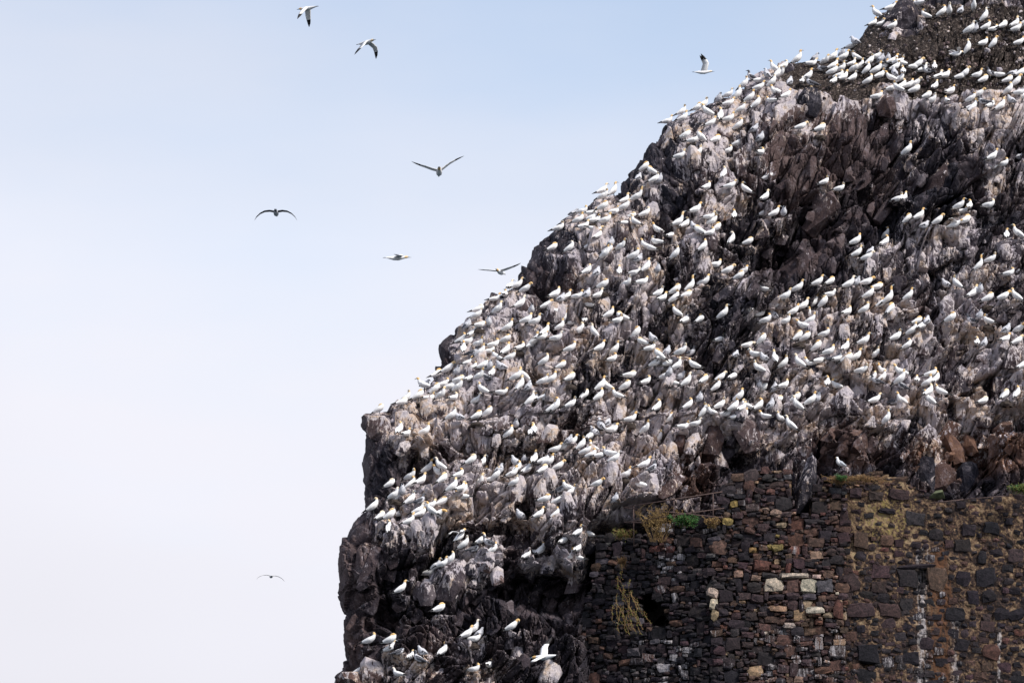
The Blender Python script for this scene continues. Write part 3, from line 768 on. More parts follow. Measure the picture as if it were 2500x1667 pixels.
def backing(name, poly, Df, hole, mat, step, amp, parent, attrs=None):
    us = np.arange(min(p[0] for p in poly) - step, max(p[0] for p in poly) + step, step)
    vs_ = np.arange(min(p[1] for p in poly) - step, max(p[1] for p in poly) + step, step)
    bm = bmesh.new()
    vid = {}
    al = []
    def vert(i, j):
        if (i, j) in vid: return vid[(i, j)]
        u, v = us[i], vs_[j]
        d = Df(u, v) + amp * float(fbm(np.array([u / 14.0]), np.array([v / 14.0]), 55, 3)[0])
        for (hx, hy, rx, ry, dep) in hole:
            if ((u - hx) / rx) ** 2 + ((v - hy) / ry) ** 2 < 1: d += dep
        x = bm.verts.new(PV(u, v, d)); vid[(i, j)] = x
        al.append(attrs(u, v) if attrs else (0, 0, 0))
        return x
    for i in range(len(us) - 1):
        for j in range(len(vs_) - 1):
            if inside(poly, us[i] + step / 2, vs_[j] + step / 2):
                bm.faces.new((vert(i, j), vert(i, j + 1), vert(i + 1, j + 1), vert(i + 1, j)))
    n0 = len(bm.verts)
    be = [e for e in bm.edges if len(e.link_faces) == 1]
    g = bmesh.ops.extrude_edge_only(bm, edges=be)
    nv = [x for x in g['geom'] if isinstance(x, bmesh.types.BMVert)]
    for x in nv: x.co.y += 3.0
    m = bpy.data.meshes.new(name)
    bm.to_mesh(m); bm.free()
    al = np.array(al + [(0, 0, 0)] * (len(m.vertices) - n0), float)
    for k, nme in enumerate(('lichen', 'rust', 'white')):
        fattr(m, nme, al[:, k])
    m.transform(Matrix.Translation(-parent.location))
    return new_obj(name, m, parent, [mat])

def set_stones(wall, specs, rot):
    specs.sort(key=lambda s: -s[2] * s[3])
    r = random.Random(len(specs))
    sv, sf, sc = [], [], []
    wi = wall.matrix_world.inverted()
    wl = Matrix.Translation(wall.location)
    for i, (u, v, wp, hp, Y, colr, dep) in enumerate(specs):
        m = STONES[r.randrange(16)]
        mt = Matrix.Translation(PV(u, v, Y) - wall.location) @ Matrix.Rotation(rot, 4, 'Z') @ Matrix.Rotation(r.gauss(0, .11), 4, 'Y') @ \
            Matrix.Diagonal((wp / 50 * r.choice((1, -1)), dep, hp / 50 * r.choice((1, -1)), 1))
        if i < 300:
            o = bpy.data.objects.new("stone", m)
            o.matrix_basis = mt
            o.color = colr
            COL.objects.link(o)
            o.parent = wall
        else:
            n = join_into(sv, sf, m, mt)
            sc += [colr] * n
    if sv:
        m = bpy.data.meshes.new("small_stone")
        m.from_pydata(np.concatenate(sv).tolist(), [], sf)
        a = m.attributes.new('col', 'FLOAT_COLOR', 'POINT')
        a.data.foreach_set('color', np.array(sc, np.float32).ravel())
        o = new_obj("small_stone", m, wall, [M_STONE_MASS])
        tag(o, kind='stuff')

rw = random.Random(77)
PAL = {'black': (.013, .011, .014), 'dark': (.023, .018, .020), 'purple': (.038, .024, .025), 'brown': (.068, .040, .031), 'red': (.082, .039, .031),
       'tan': (.20, .135, .092), 'pale': (.33, .265, .21), 'ochre': (.17, .12, .045), 'grey': (.062, .056, .06)}
def jit(c, k=.25):
    f = rw.uniform(1 - k, 1 + k)
    return tuple(x * f * rw.uniform(.92, 1.08) for x in c)
def pick(ws):
    t = rw.random() * sum(ws.values())
    for k, x in ws.items():
        t -= x
        if t <= 0: return k
    return k
def courses(poly, Df, hole, colf, sizes, given=()):
    """random rubble: big stones first, smaller ones pinned into what is left"""
    out_ = list(given)
    A = [[g[0], g[1], g[2], g[3]] for g in out_]
    A = np.array(A + [[-9e3, -9e3, 1, 1]] * (2000 - len(A)), float); n = len(out_)
    x0, x1 = min(p[0] for p in poly), max(p[0] for p in poly)
    y0, y1 = min(p[1] for p in poly), max(p[1] for p in poly)
    for (lo, hi, tries) in sizes:
        for _ in range(tries):
            u = rw.uniform(x0, x1); v = rw.uniform(y0, y1)
            wd = rw.uniform(lo, hi); hh = max(6.5, wd * rw.uniform(.38, .85))
            if rw.random() < .08: wd, hh = hh, wd
            B_ = A[:n]
            if n and np.any((np.abs(B_[:, 0] - u) < (B_[:, 2] + wd) * .43) & (np.abs(B_[:, 1] - v) < (B_[:, 3] + hh) * .43)): continue
            if not inside(poly, u, v + rw.uniform(0, 9)): continue
            if any(((u - a) / (c + wd * .25)) ** 2 + ((v - b) / (d + hh * .25)) ** 2 < 1 for a, b, c, d, e in hole): continue
            if n >= 1990: break
            A[n] = (u, v, wd, hh); n += 1
            out_.append((u, v, wd * 1.04, hh * 1.08, Df(u, v) + rw.uniform(-.07, .06), colf(u, v), rw.uniform(.26, .5)))
    return out_

A_POLY = [(1462, 1312), (1500, 1318), (1555, 1322), (1585, 1302), (1640, 1284), (1690, 1276), (1748, 1262), (1748, 1720), (1350, 1720), (1385, 1640), (1410, 1590), (1425, 1520), (1446, 1430), (1453, 1380)]
B_POLY = [(1748, 1262), (1754, 1232), (1766, 1203), (1792, 1172), (1830, 1154), (1880, 1149), (1926, 1152), (1938, 1262), (1976, 1268), (1994, 1200), (2012, 1172), (2062, 1166), (2062, 1720), (1748, 1720)]
C_POLY = [(2062, 1166), (2140, 1152), (2185, 1166), (2260, 1202), (2290, 1226), (2400, 1217), (2540, 1200), (2540, 1720), (2062, 1720)]
def DA(u, v): return 178.5 + (1748 - u) / 50 * .42 + (1667 - v) / 50 * .07
def DB(u, v): return 178.5 + (1667 - v) / 50 * .07 - 0.012 * max(0, u - 1748) / 50
def DC(u, v): return 179.15 + (1667 - v) / 50 * .06
HOLE_A = [(1600, 1496, 27, 32, 1.8), (1582, 1468, 18, 22, 1.8), (1618, 1520, 20, 12, 1.8)]
def colA(u, v):
    c = pick({'black': 4, 'dark': 4, 'purple': 2.0, 'grey': 1.0, 'brown': .5})
    wmid = math.exp(-((u - 1640) / 45) ** 2) * (1 if 1330 < v < 1460 else .3) + (.5 if (1540 < u < 1700 and v > 1560) else 0) + (.6 if v < 1300 else 0)
    if 1600 < u < 1640 and 1310 < v < 1350: c = 'red'
    return (*jit(PAL[c]), min(.8, wmid * rw.uniform(0, 1.0)))
def colB(u, v):
    if v < 1245: ws = {'purple': 4, 'brown': 2, 'grey': 1.5, 'dark': 2, 'tan': .4}
    elif v < 1370: ws = {'dark': 4, 'purple': 3, 'brown': 2.4, 'ochre': .12, 'tan': .3, 'red': .3}
    elif v < 1540: ws = {'dark': 3, 'purple': 3, 'brown': 3, 'red': .6, 'tan': .8, 'pale': .12}
    else: ws = {'purple': 4, 'brown': 3, 'dark': 2, 'tan': .6, 'pale': .15, 'red': .4}
    k = ss(1750, 1900, u)
    c = pick(ws)
    if rw.random() > .35 + .65 * k: c = pick({'black': 2, 'dark': 3, 'purple': 1})
    sp = 0
    if v > 1540 and u > 1840: sp = rw.uniform(0, .62)
    elif v > 1430 and u > 1900: sp = rw.uniform(0, .4)
    elif v < 1240: sp = rw.uniform(0, .45)
    elif rw.random() < .12: sp = rw.uniform(.1, .5)
    return (*jit(PAL[c]), sp)
wallA = tag(empty("rubble_wall", PV(1560, 1667, 179)), "dark rubble stone wall with a black hole and trailing plant, beside the cliff", "wall")
backing("joint_fill", A_POLY, lambda u, v: DA(u, v) + .12, HOLE_A, M_JOINT, 8, .12, wallA)
set_stones(wallA, courses(A_POLY, DA, HOLE_A, colA, [(24, 36, 130), (15, 26, 2200), (10, 17, 8000), (7.5, 11, 9000)]), math.atan(-.42) * 1.0)
wallB = tag(empty("stone_bastion", PV(1900, 1667, 178.6)), "brown ruined stone bastion streaked white low down, between the two darker walls", "wall")
backing("joint_fill", B_POLY, lambda u, v: DB(u, v) + .07, [], M_MORTAR, 8, .14, wallB, lambda u, v: (0, .35 * float(ss(1850, 1950, u)), .25 * float(ss(1560, 1600, v))))
specsB = []
for (u, v, wp, hp, c, s_) in [(1740, 1448, 30, 22, 'pale', .2), (1742, 1475, 20, 26, 'pale', .4), (1745, 1502, 16, 26, 'tan', .2), (1890, 1430, 42, 32, 'pale', .1), (1935, 1432, 32, 34, 'brown', .1),
                              (1974, 1431, 36, 34, 'pale', .15), (2012, 1432, 38, 32, 'grey', .3), (1936, 1406, 66, 12, 'pale', .3), (1880, 1406, 36, 14, 'dark', .0), (1992, 1408, 20, 9, 'pale', 0),
                              (1857, 1382, 36, 26, 'red', .0), (1792, 1232, 17, 17, 'ochre', .0), (1898, 1338, 24, 16, 'ochre', .0), (1836, 1344, 18, 14, 'ochre', 0), (1990, 1326, 44, 24, 'brown', .1),
                              (1912, 1232, 42, 32, 'dark', 0), (1893, 1254, 26, 18, 'tan', .1), (1880, 1202, 20, 14, 'red', 0), (1990, 1490, 40, 16, 'pale', .4), (1900, 1486, 40, 14, 'tan', .2), (2045, 1490, 22, 44, 'red', 0),
                              (1840, 1435, 30, 24, 'dark', 0), (1845, 1412, 20, 14, 'tan', 0), (1848, 1460, 34, 20, 'purple', 0), (1935, 1455, 34, 18, 'purple', .3), (1975, 1458, 36, 16, 'grey', .2), (1895, 1458, 40, 14, 'dark', 0)]:
    specsB.append((u, v, wp, hp, DB(u, v) - .05, (*jit(PAL[c], .1), s_), .5))
specsB = courses(B_POLY, DB, [], colB, [(26, 38, 150), (16, 27, 2200), (10, 17, 8000), (7.5, 11, 9000)], specsB)
set_stones(wallB, specsB, 0.02)
def attC(u, v):
    li = math.exp(-((u - 2160) / 90) ** 2 - ((v - 1270) / 80) ** 2) + .4 * math.exp(-((u - 2420) / 120) ** 2 - ((v - 1300) / 100) ** 2)
    ru = math.exp(-((u - 2295) / 38) ** 2) * float(ss(1290, 1360, v))
    wh = .8 * math.exp(-((u - 2250) / 22) ** 2) * float(ss(1290, 1350, v)) + .7 * math.exp(-((u - 2330) / 16) ** 2) * float(ss(1460, 1520, v)) + .9 * math.exp(-((u - 2440) / 8) ** 2) * float(ss(1500, 1530, v)) + .5 * math.exp(-((u - 2130) / 30) ** 2) * float(ss(1620, 1660, v))
    return (li, ru, wh)
wallC = tag(empty("mortared_wall", PV(2280, 1667, 179.2)), "mortared stone wall with yellow lichen and rust streaks below the orange rock", "wall")
HOLE_C = [(2254, 1408, 16, 20, .5), (2120, 1620, 22, 8, .4)]
backing("mortar", C_POLY, lambda u, v: DC(u, v) - .07, HOLE_C, M_MORTAR, 6, .10, wallC, attC)
specsC = []
for (u, v, wp, hp, c) in [(2215, 1412, 50, 48, 'dark'), (2290, 1412, 44, 58, 'brown'), (2405, 1408, 54, 48, 'black'), (2350, 1412, 34, 34, 'black'), (2165, 1248, 42, 14, 'black'), (2165, 1320, 30, 28, 'brown'), (2100, 1320, 34, 36, 'brown'),
                          (2102, 1490, 60, 34, 'purple'), (2170, 1490, 56, 34, 'purple'), (2118, 1596, 48, 40, 'black'), (2375, 1460, 30, 36, 'black'), (2415, 1456, 32, 30, 'black'), (2445, 1500, 36, 28, 'black'), (2420, 1592, 40, 34, 'red'),
                          (2080, 1425, 38, 44, 'purple'), (2365, 1295, 32, 32, 'dark'), (2420, 1290, 34, 28, 'black'), (2398, 1362, 18, 30, 'black'), (2090, 1205, 28, 26, 'purple'), (2138, 1212, 34, 24, 'purple'), (2195, 1207, 56, 28, 'purple'),
                          (2240, 1383, 84, 10, 'dark'), (2480, 1500, 40, 24, 'black')]:
    specsC.append((u, v, wp, hp, DC(u, v) + .02, (*jit(PAL[c], .15), .25 if 2240 < u < 2330 else .05), .42))
tr = 0
while len(specsC) < 420 and tr < 16000:
    tr += 1
    u = rw.uniform(2062, 2530); v = rw.uniform(1150, 1710)
    if not inside(C_POLY, u, v): continue
    big = rw.random()
    top_c = v < 1210
    wp = rw.uniform(12, 24) if big < .6 else rw.uniform(24, 44)
    hp = wp * (rw.uniform(.35, .6) if top_c else rw.uniform(.55, .95))
    gap = 0.88 if (v > 1370 and u < 2230) or top_c or v > 1640 else (1.05 if v > 1300 else 1.35)
    if any(abs(u - s[0]) < (wp + s[2]) * .5 * gap and abs(v - s[1]) < (hp + s[3]) * .5 * gap for s in specsC): continue
    if any(((u - a) / c) ** 2 + ((v - b) / d) ** 2 < 1.2 for a, b, c, d, e in HOLE_C): continue
    if math.exp(-((u - 2160) / 70) ** 2 - ((v - 1275) / 55) ** 2) > .45 and rw.random() < .9: continue
    c = pick({'black': 4, 'dark': 4, 'purple': 3, 'brown': 1.0, 'red': .3}) if not top_c else pick({'dark': 2, 'purple': 3, 'brown': 3, 'red': 1.5, 'tan': .6})
    sp = rw.uniform(0, .6) if (2230 < u < 2345 and v > 1330) or (v > 1600 and rw.random() < .3) else rw.uniform(0, .12)
    specsC.append((u, v, wp, hp, DC(u, v) + .05, (*jit(PAL[c]), sp), rw.uniform(.28, .38)))
set_stones(wallC, specsC, 0)
# lichened boulder on the wall head
o = bpy.data.objects.new("lichen_boulder", HULLS[5].copy())
o.data.materials.clear(); o.data.materials.append(speckle("green_lichen_stone", (0.06, 0.07, 0.04), (0.14, 0.15, 0.08), 7, .35, .65))
o.location = PV(2292, 1209, DC(2292, 1209) - .1); o.scale = (.85, .8, .62)
COL.objects.link(o)
tag(o, "pale green lichen covered boulder on top of the mortared wall", "boulder")

# ------------------------------------------------------------------ iron railing on the wall head
def bar(name, a, b, rad, parent, mat, n=7):
    a = Vector(a); b = Vector(b)
    bm = bmesh.new()
    bmesh.ops.create_cone(bm, cap_ends=True, segments=n, radius1=rad, radius2=rad, depth=(b - a).length)
    bmesh.ops.transform(bm, matrix=Matrix.Translation((a + b) / 2) @ (b - a).to_track_quat('Z', 'Y').to_matrix().to_4x4(), verts=bm.verts)
    m = bpy.data.meshes.new(name); bm.to_mesh(m); bm.free()
    for p in m.polygons: p.use_smooth = True
    return new_obj(name, m, parent, [mat])
rail = empty("iron_railing", PV(1640, 1305, 178.6))
tag(rail, "rusty bent iron railing above the dark rubble wall", "railing")
ro = rail.location
for (a, b, ya, yb) in [((1522, 1238), (1764, 1200), 178.6, 178.4), ((1524, 1239), (1766, 1263), 178.75, 178.55), ((1524, 1275), (1768, 1240), 178.5, 178.3), ((1526, 1274), (1640, 1278), 178.8, 178.8)]:
    bar("rail", PV(*a, ya) - ro, PV(*b, yb) - ro, .026, rail, M_RUST)
for (u, v0, v1) in [(1547, 1236, 1330), (1645, 1222, 1300), (1741, 1206, 1280)]:
    bar("post", PV(u, v0, 178.68) - ro, PV(u, v1, 178.68) - ro, .03, rail, M_RUST)
pole = empty("iron_pole", PV(2300, 1222, 178.7))
tag(pole, "thin rusty pole lying along the top of the mortared wall", "pole")
bar("shaft", PV(2272, 1228, 178.85) - pole.location, PV(2352, 1219, 178.9) - pole.location, .03, pole, M_RUST)
bar("shaft", PV(2352, 1219, 178.9) - pole.location, PV(2470, 1209, 178.95) - pole.location, .025, pole, M_RUST)

# ------------------------------------------------------------------ plants
def plant(name, label, cat, u, v, Y, stems, leafmat, stemmat, nleaf, leaf, thick=.008, mat2=None):
    """stems: list of polylines in pixels relative to (u, v) with depth in metres"""
    r = random.Random(int(u * 7 + v))
    base = PV(u, v, Y)
    root = empty(name, base)
    tag(root, label, cat)
    sv, sf = [], []
    lv, lf, lm = [], [], []
    for pl in stems:
        pts = [Vector((x / 50.0, dy, -z / 50.0)) for (x, z, dy) in pl]
        for a, b in zip(pts[:-1], pts[1:]):
            d = (b - a)
            if d.length < 1e-4: continue
            s1 = d.orthogonal().normalized() * thick; s2 = d.cross(s1).normalized() * thick
            i0 = len(sv)
            for q_ in (a, b):
                sv += [q_ + s1, q_ - s1 * .5 + s2 * .87, q_ - s1 * .5 - s2 * .87]
            sf += [(i0, i0 + 1, i0 + 4, i0 + 3), (i0 + 1, i0 + 2, i0 + 5, i0 + 4), (i0 + 2, i0, i0 + 3, i0 + 5)]
        n = len(pts)
        for _ in range(nleaf):
            k = min(n - 2, int((r.random() ** .7) * (n - 1)))
            c = pts[k].lerp(pts[k + 1], r.random()) + Vector((r.gauss(0, leaf), r.gauss(0, leaf), r.gauss(0, leaf)))
            a = Vector((r.gauss(0, 1), r.gauss(0, 1), r.gauss(0, 1))).normalized() * leaf * r.uniform(.6, 1.4)
            b = a.orthogonal().normalized() * leaf * .45
            i0 = len(lv)
            lv += [c - a, c + b, c + a, c - b]
            lf.append((i0, i0 + 1, i0 + 2, i0 + 3)); lm.append(1 if mat2 and r.random() < .45 else 0)
    m = bpy.data.meshes.new("stem"); m.from_pydata([tuple(x) for x in sv], [], sf)
    new_obj("stem", m, root, [stemmat])
    m = bpy.data.meshes.new("foliage"); m.from_pydata([tuple(x) for x in lv], [], lf)
    new_obj("foliage", m, root, [leafmat] + ([mat2] if mat2 else []))
    m.polygons.foreach_set('material_index', lm)
    return root
def fan(n, wpx, hpx, seed, spread=1.0, curl=0.3, base_w=.2):
    r = random.Random(seed); L = []
    for _ in range(n):
        a = r.uniform(-1, 1); ln = r.uniform(.5, 1.0)
        bx = r.uniform(-1, 1) * wpx * base_w; dy = r.uniform(-.35, .35)
        pl = []
        for k in range(6):
            t = k / 5 * ln
            pl.append((bx + (a * wpx * .5 * spread) * t + r.gauss(0, wpx * .02), -hpx * (t - curl * abs(a) * t * t * .5) + r.gauss(0, 1.0), dy * t * 1.2))
        L.append(pl)
        for _b in range(2):
            k = r.randint(2, 4); x, z, y = pl[k]
            L.append([(x, z, y), (x + r.uniform(-.12, .12) * wpx, z - r.uniform(.05, .18) * hpx, y + r.uniform(-.1, .1)), (x + r.uniform(-.2, .2) * wpx, z - r.uniform(.1, .3) * hpx, y + r.uniform(-.15, .15))])
    return L
plant("dry_shrub", "tall yellow brown twiggy shrub growing through the iron railing", "shrub", 1606, 1322, 178.55, fan(42, 100, 92, 1), M_DRY, M_TWIG, 9, .035, .009, M_TWIG)
plant("green_bush", "small bright green leafy bush beside the railing", "bush", 1672, 1285, 178.5, fan(26, 44, 30, 2, 1.2, .3, .5), M_GREEN, M_TWIG, 26, .05, .006)
plant("low_herb", "low olive and russet plant at the railing's foot on the wall corner", "plant", 1522, 1316, 178.9, fan(20, 46, 26, 3, 1.2, .3, .5), M_OLIVE, M_TWIG, 14, .04, .006, M_RUSSET)
plant("dry_tuft", "dry brown tuft under the right end of the railing", "plant", 1738, 1288, 178.3, fan(30, 34, 28, 4, 1.2, .2, .3), M_RUSSET, M_TWIG, 7, .035, .007, M_DRY)
def trail(n, seed):
    r = random.Random(seed); L = []
    for i in range(n):
        x = r.uniform(-6, 36); z = r.uniform(-10, 40); y = -.05
        pl = [(x, z, y)]
        gx = r.uniform(-4.5, 4.5); up = r.random() < .3
        for k in range(6):
            x += gx * .8 + r.gauss(0, 3) + (0 if up else k * 1.1); z += (-8 if up else 10) + r.gauss(0, 3); y = -.1 - .25 * math.sin(k / 7 * 3)
            pl.append((x, z, y))
        L.append(pl)
    return L
plant("trailing_plant", "russet plant trailing down the dark wall beside the black hole", "plant", 1512, 1448, 179.6, trail(24, 5), M_RUSSET, M_TWIG, 40, .038, .008, M_OLIVE)
plant("wall_tuft", "small brown tuft hanging high on the dark rubble wall", "plant", 1521, 1385, 179.9, fan(18, 20, 30, 6, .8, .2, .4), M_RUSSET, M_TWIG, 10, .035, .006)
plant("wall_herb", "tiny green herb on the rubble below the gull", "plant", 2054, 1172, 178.4, fan(12, 18, 12, 7, 1.2, .3, .5), M_GREEN, M_TWIG, 14, .04, .005)
plant("green_tuft", "green grassy tuft at the photo's right edge above the wall", "plant", 2490, 1206, 178.8, fan(20, 34, 26, 8, 1.2, .2, .5), M_OLIVE, M_TWIG, 14, .05, .006, M_GREEN)
plant("russet_moss", "wide low russet moss on the bastion's broken top", "moss", 2095, 1182, 178.6, fan(46, 110, 22, 9, 1.0, .1, .5), M_RUSSET, M_TWIG, 10, .04, .006)

# ------------------------------------------------------------------ birds
def loft(V, F, MI, path, seg, mats, close=True):
    """path: list of (x, y, z, half width, half height); mats: material per interval"""
    b0 = len(V); n = len(path)
    pts = [Vector(p[:3]) for p in path]
    for i in range(n):
        t = (pts[min(i + 1, n - 1)] - pts[max(i - 1, 0)]).normalized()
        side = Vector((0, 1, 0)) - t * t.y
        side = side.normalized() if side.length > .05 else Vector((1, 0, 0))
        up = side.cross(t) * -1
        if i and up.dot(pu) < 0: up = -up
        pu = up
        for k in range(seg):
            a = 2 * math.pi * k / seg
            V.append(pts[i] + side * (math.cos(a) * path[i][3]) + up * (math.sin(a) * path[i][4]))
    for i in range(n - 1):
        for k in range(seg):
            k2 = (k + 1) % seg
            F.append((b0 + i * seg + k, b0 + i * seg + k2, b0 + (i + 1) * seg + k2, b0 + (i + 1) * seg + k)); MI.append(mats[i])
    if close:
        F.append(tuple(b0 + k for k in range(seg))[::-1]); MI.append(mats[0])
        F.append(tuple(b0 + (n - 1) * seg + k for k in range(seg))); MI.append(mats[-1])
def bird_mesh(name, spine, mats, wing=None, wing_m=(0, 0, 0, 2, 2), legs=True, legh=0.0, seg=9, turn=0.0):
    V, F, MI = [], [], []
    path = [(x, 0, z, w_ * (1.1 if w_ > .07 else (1.16 if w_ > .028 and x > -.05 else 1)), h_ * (1.1 if w_ > .07 else (1.16 if w_ > .028 and x > -.05 else 1))) for (x, z, w_, h_) in spine]
    if turn:
        c = path[-6]; ct, st_ = math.cos(turn), math.sin(turn)
        for j in range(len(path) - 5, len(path)):
            x, y, z, a, b = path[j]
            dx = x - c[0]
            path[j] = (c[0] + dx * ct, dx * st_, z, a, b)
    loft(V, F, MI, path, seg, mats)
    if wing:
        for s in (-1, 1):
            loft(V, F, MI, [(x, s * y, z, w_, h_) for (x, y, z, w_, h_) in wing], 6, list(wing_m)[:len(wing) - 1])
    if legs:
        for s in (-1, 1):
            loft(V, F, MI, [(0.0, s * .05, legh + .08, .014, .014), (0.01, s * .05, .02, .011, .011), (.05, s * .055, -.01, .03, .008)], 5, [6, 6])
    m = bpy.data.meshes.new(name)
    m.from_pydata([tuple(v) for v in V], [], F)
    for mm in BIRD_MATS: m.materials.append(mm)
    m.polygons.foreach_set('material_index', MI)
    m.polygons.foreach_set('use_smooth', [True] * len(F))
    m.update()
    return m
W_, H_, K_, B_ = 0, 1, 2, 3
STAND_BODY = [(-.50, .07, .012, .006), (-.40, .115, .035, .015), (-.29, .165, .062, .045), (-.16, .23, .098, .095), (-.02, .30, .122, .128), (.09, .37, .118, .128), (.165, .455, .088, .096)]
STAND_WING = [(.12, .085, .43, .035, .045), (.02, .118, .345, .030, .10), (-.14, .10, .265, .024, .085), (-.29, .062, .185, .018, .05), (-.44, .022, .115, .012, .022), (-.53, .008, .062, .004, .006)]
WM = (W_, W_, W_, K_, K_)
SIT_BODY = [(-.50, .05, .012, .006), (-.39, .075, .035, .015), (-.28, .10, .065, .045), (-.15, .135, .105, .09), (-.01, .165, .128, .118), (.11, .205, .12, .12), (.18, .275, .085, .09)]
SIT_WING = [(.14, .09, .255, .035, .045), (.02, .122, .20, .03, .095), (-.13, .105, .165, .024, .08), (-.28, .066, .125, .018, .045), (-.43, .024, .085, .012, .02), (-.53, .008, .055, .004, .006)]
def neck(pts, mats):
    return pts, mats
POSE = {}
body_m = [K_, W_, W_, W_, W_, W_]
POSE['R'] = bird_mesh("gannet_standing", STAND_BODY + [(.20, .535, .060, .064), (.205, .60, .049, .05), (.225, .655, .049, .05), (.262, .685, .045, .043), (.298, .682, .030, .03), (.325, .675, .019, .02), (.41, .645, .004, .005)],
                      body_m + [W_, W_, H_, H_, H_, H_, B_, B_][:7] , STAND_WING, WM) if False else None
def mk(name, bodyp, nk, nm, wingp, legh=.1, turn=0.0):
    sp = bodyp + nk
    mats = body_m + nm
    assert len(mats) >= len(sp) - 1, (name, len(mats), len(sp))
    return bird_mesh(name, sp, mats, wingp, WM, True, legh, 9, turn)
POSE['R'] = mk("gannet_standing", STAND_BODY, [(.20, .535, .060, .064), (.205, .60, .049, .05), (.225, .655, .050, .052), (.262, .685, .046, .044), (.298, .682, .030, .03), (.325, .675, .019, .02), (.41, .645, .004, .005)],
               [W_, W_, H_, H_, H_, B_, B_], STAND_WING)
POSE['r'] = mk("gannet_sitting", SIT_BODY, [(.215, .35, .060, .064), (.22, .415, .050, .051), (.235, .465, .050, .052), (.272, .495, .046, .044), (.308, .492, .030, .03), (.335, .485, .019, .02), (.42, .46, .004, .005)],
               [W_, W_, H_, H_, H_, B_, B_], SIT_WING, .03)
for q_, tn in (('R1', 1.2), ('R2', -1.3), ('R3', 2.5)):
    POSE[q_] = mk("gannet_standing", [(x * (1.04 if q_ == 'R1' else .97), z, w_, h_) for x, z, w_, h_ in STAND_BODY], [(.19, .53, .062, .066), (.195, .585, .05, .051), (.21, .63, .050, .052), (.25, .66, .046, .044), (.286, .655, .030, .03), (.313, .647, .019, .02), (.40, .60, .004, .005)],
               [W_, W_, H_, H_, H_, B_, B_], STAND_WING, .1, tn)
for q_, tn in (('r1', 1.2), ('r2', -1.3), ('r3', 2.6)):
    POSE[q_] = mk("gannet_sitting", SIT_BODY, [(.21, .34, .062, .066), (.21, .39, .051, .052), (.225, .43, .050, .052), (.262, .455, .046, .044), (.298, .45, .030, .03), (.325, .44, .019, .02), (.41, .40, .004, .005)],
               [W_, W_, H_, H_, H_, B_, B_], SIT_WING, .03, tn)
POSE['S'] = mk("gannet_sleeping", STAND_BODY, [(.17, .50, .075, .07), (.125, .525, .062, .06), (.07, .515, .056, .052), (.02, .475, .046, .042), (-.01, .44, .030, .028), (-.03, .41, .018, .018), (-.07, .36, .004, .005)],
               [W_, H_, H_, H_, H_, B_, B_], STAND_WING)
POSE['P'] = mk("gannet_preening", STAND_BODY, [(.215, .52, .062, .062), (.25, .575, .050, .05), (.29, .60, .049, .05), (.325, .575, .046, .046), (.335, .535, .034, .034), (.33, .50, .02, .02), (.30, .415, .004, .005)],
               [W_, H_, H_, H_, H_, B_, B_], STAND_WING)
POSE['N'] = mk("gannet_sky_pointing", STAND_BODY, [(.20, .54, .058, .060), (.215, .64, .044, .046), (.23, .74, .043, .045), (.262, .795, .045, .043), (.29, .815, .030, .03), (.315, .828, .019, .02), (.40, .865, .004, .005)],
               [W_, W_, H_, H_, H_, B_, B_], STAND_WING)
POSE['D'] = mk("gannet_reaching_down", SIT_BODY, [(.25, .31, .065, .065), (.32, .315, .052, .052), (.385, .29, .05, .05), (.425, .25, .046, .046), (.44, .215, .032, .03), (.447, .19, .019, .02), (.455, .10, .004, .005)],
               [W_, H_, H_, H_, H_, B_, B_], SIT_WING, .03)
W_WING = [(.12, .09, .44, .05, .03), (.0, .2, .52, .10, .02), (-.12, .32, .56, .11, .018), (-.27, .40, .46, .10, .015), (-.42, .40, .34, .06, .012), (-.52, .38, .27, .01, .005)]
POSE['W'] = mk("gannet_wings_lifted", STAND_BODY, [(.22, .52, .060, .064), (.27, .575, .049, .05), (.31, .61, .049, .05), (.345, .625, .045, .043), (.38, .615, .030, .03), (.41, .60, .019, .02), (.49, .56, .004, .005)],
               [W_, W_, H_, H_, H_, B_, B_], W_WING)
C_BODY = [(-.30, .08, .02, .015), (-.24, .12, .07, .06), (-.13, .18, .13, .13), (0, .24, .155, .17), (.08, .33, .135, .145), (.11, .42, .09, .10), (.125, .48, .066, .068), (.15, .525, .062, .06), (.195, .53, .042, .04), (.22, .522, .022, .022), (.29, .50, .004, .005)]
POSE['C'] = bird_mesh("gannet_chick", C_BODY, [4, 4, 4, 4, 4, 4, 4, 4, 6, 6], [(.06, .13, .31, .03, .05), (-.05, .15, .24, .025, .07), (-.18, .10, .16, .02, .045), (-.3, .04, .10, .006, .01)], (4, 5, 5), True, .05)
JN = [(.20, .535, .060, .064), (.205, .60, .049, .05), (.225, .655, .050, .052), (.262, .685, .046, .044), (.298, .682, .030, .03), (.325, .675, .019, .02), (.41, .645, .004, .005)]
POSE['J'] = bird_mesh("young_gannet", SIT_BODY + [(.21, .345, .062, .066), (.215, .40, .053, .054), (.235, .45, .052, .054), (.27, .475, .046, .044), (.305, .47, .03, .03), (.33, .463, .02, .02), (.41, .44, .004, .005)],
                      [5, 5, 5, 4, 4, 4, 4, 5, 5, 5, 6, 6, 6], SIT_WING, (5, 5, 5, 5, 5), True, .03)
G_BODY = [(-.32, .15, .02, .01), (-.24, .17, .05, .03), (-.14, .19, .08, .075), (-.02, .22, .095, .10), (.08, .27, .085, .09), (.125, .33, .06, .06), (.135, .38, .048, .048), (.155, .42, .05, .048), (.19, .425, .036, .034), (.21, .42, .014, .016), (.255, .405, .005, .007)]
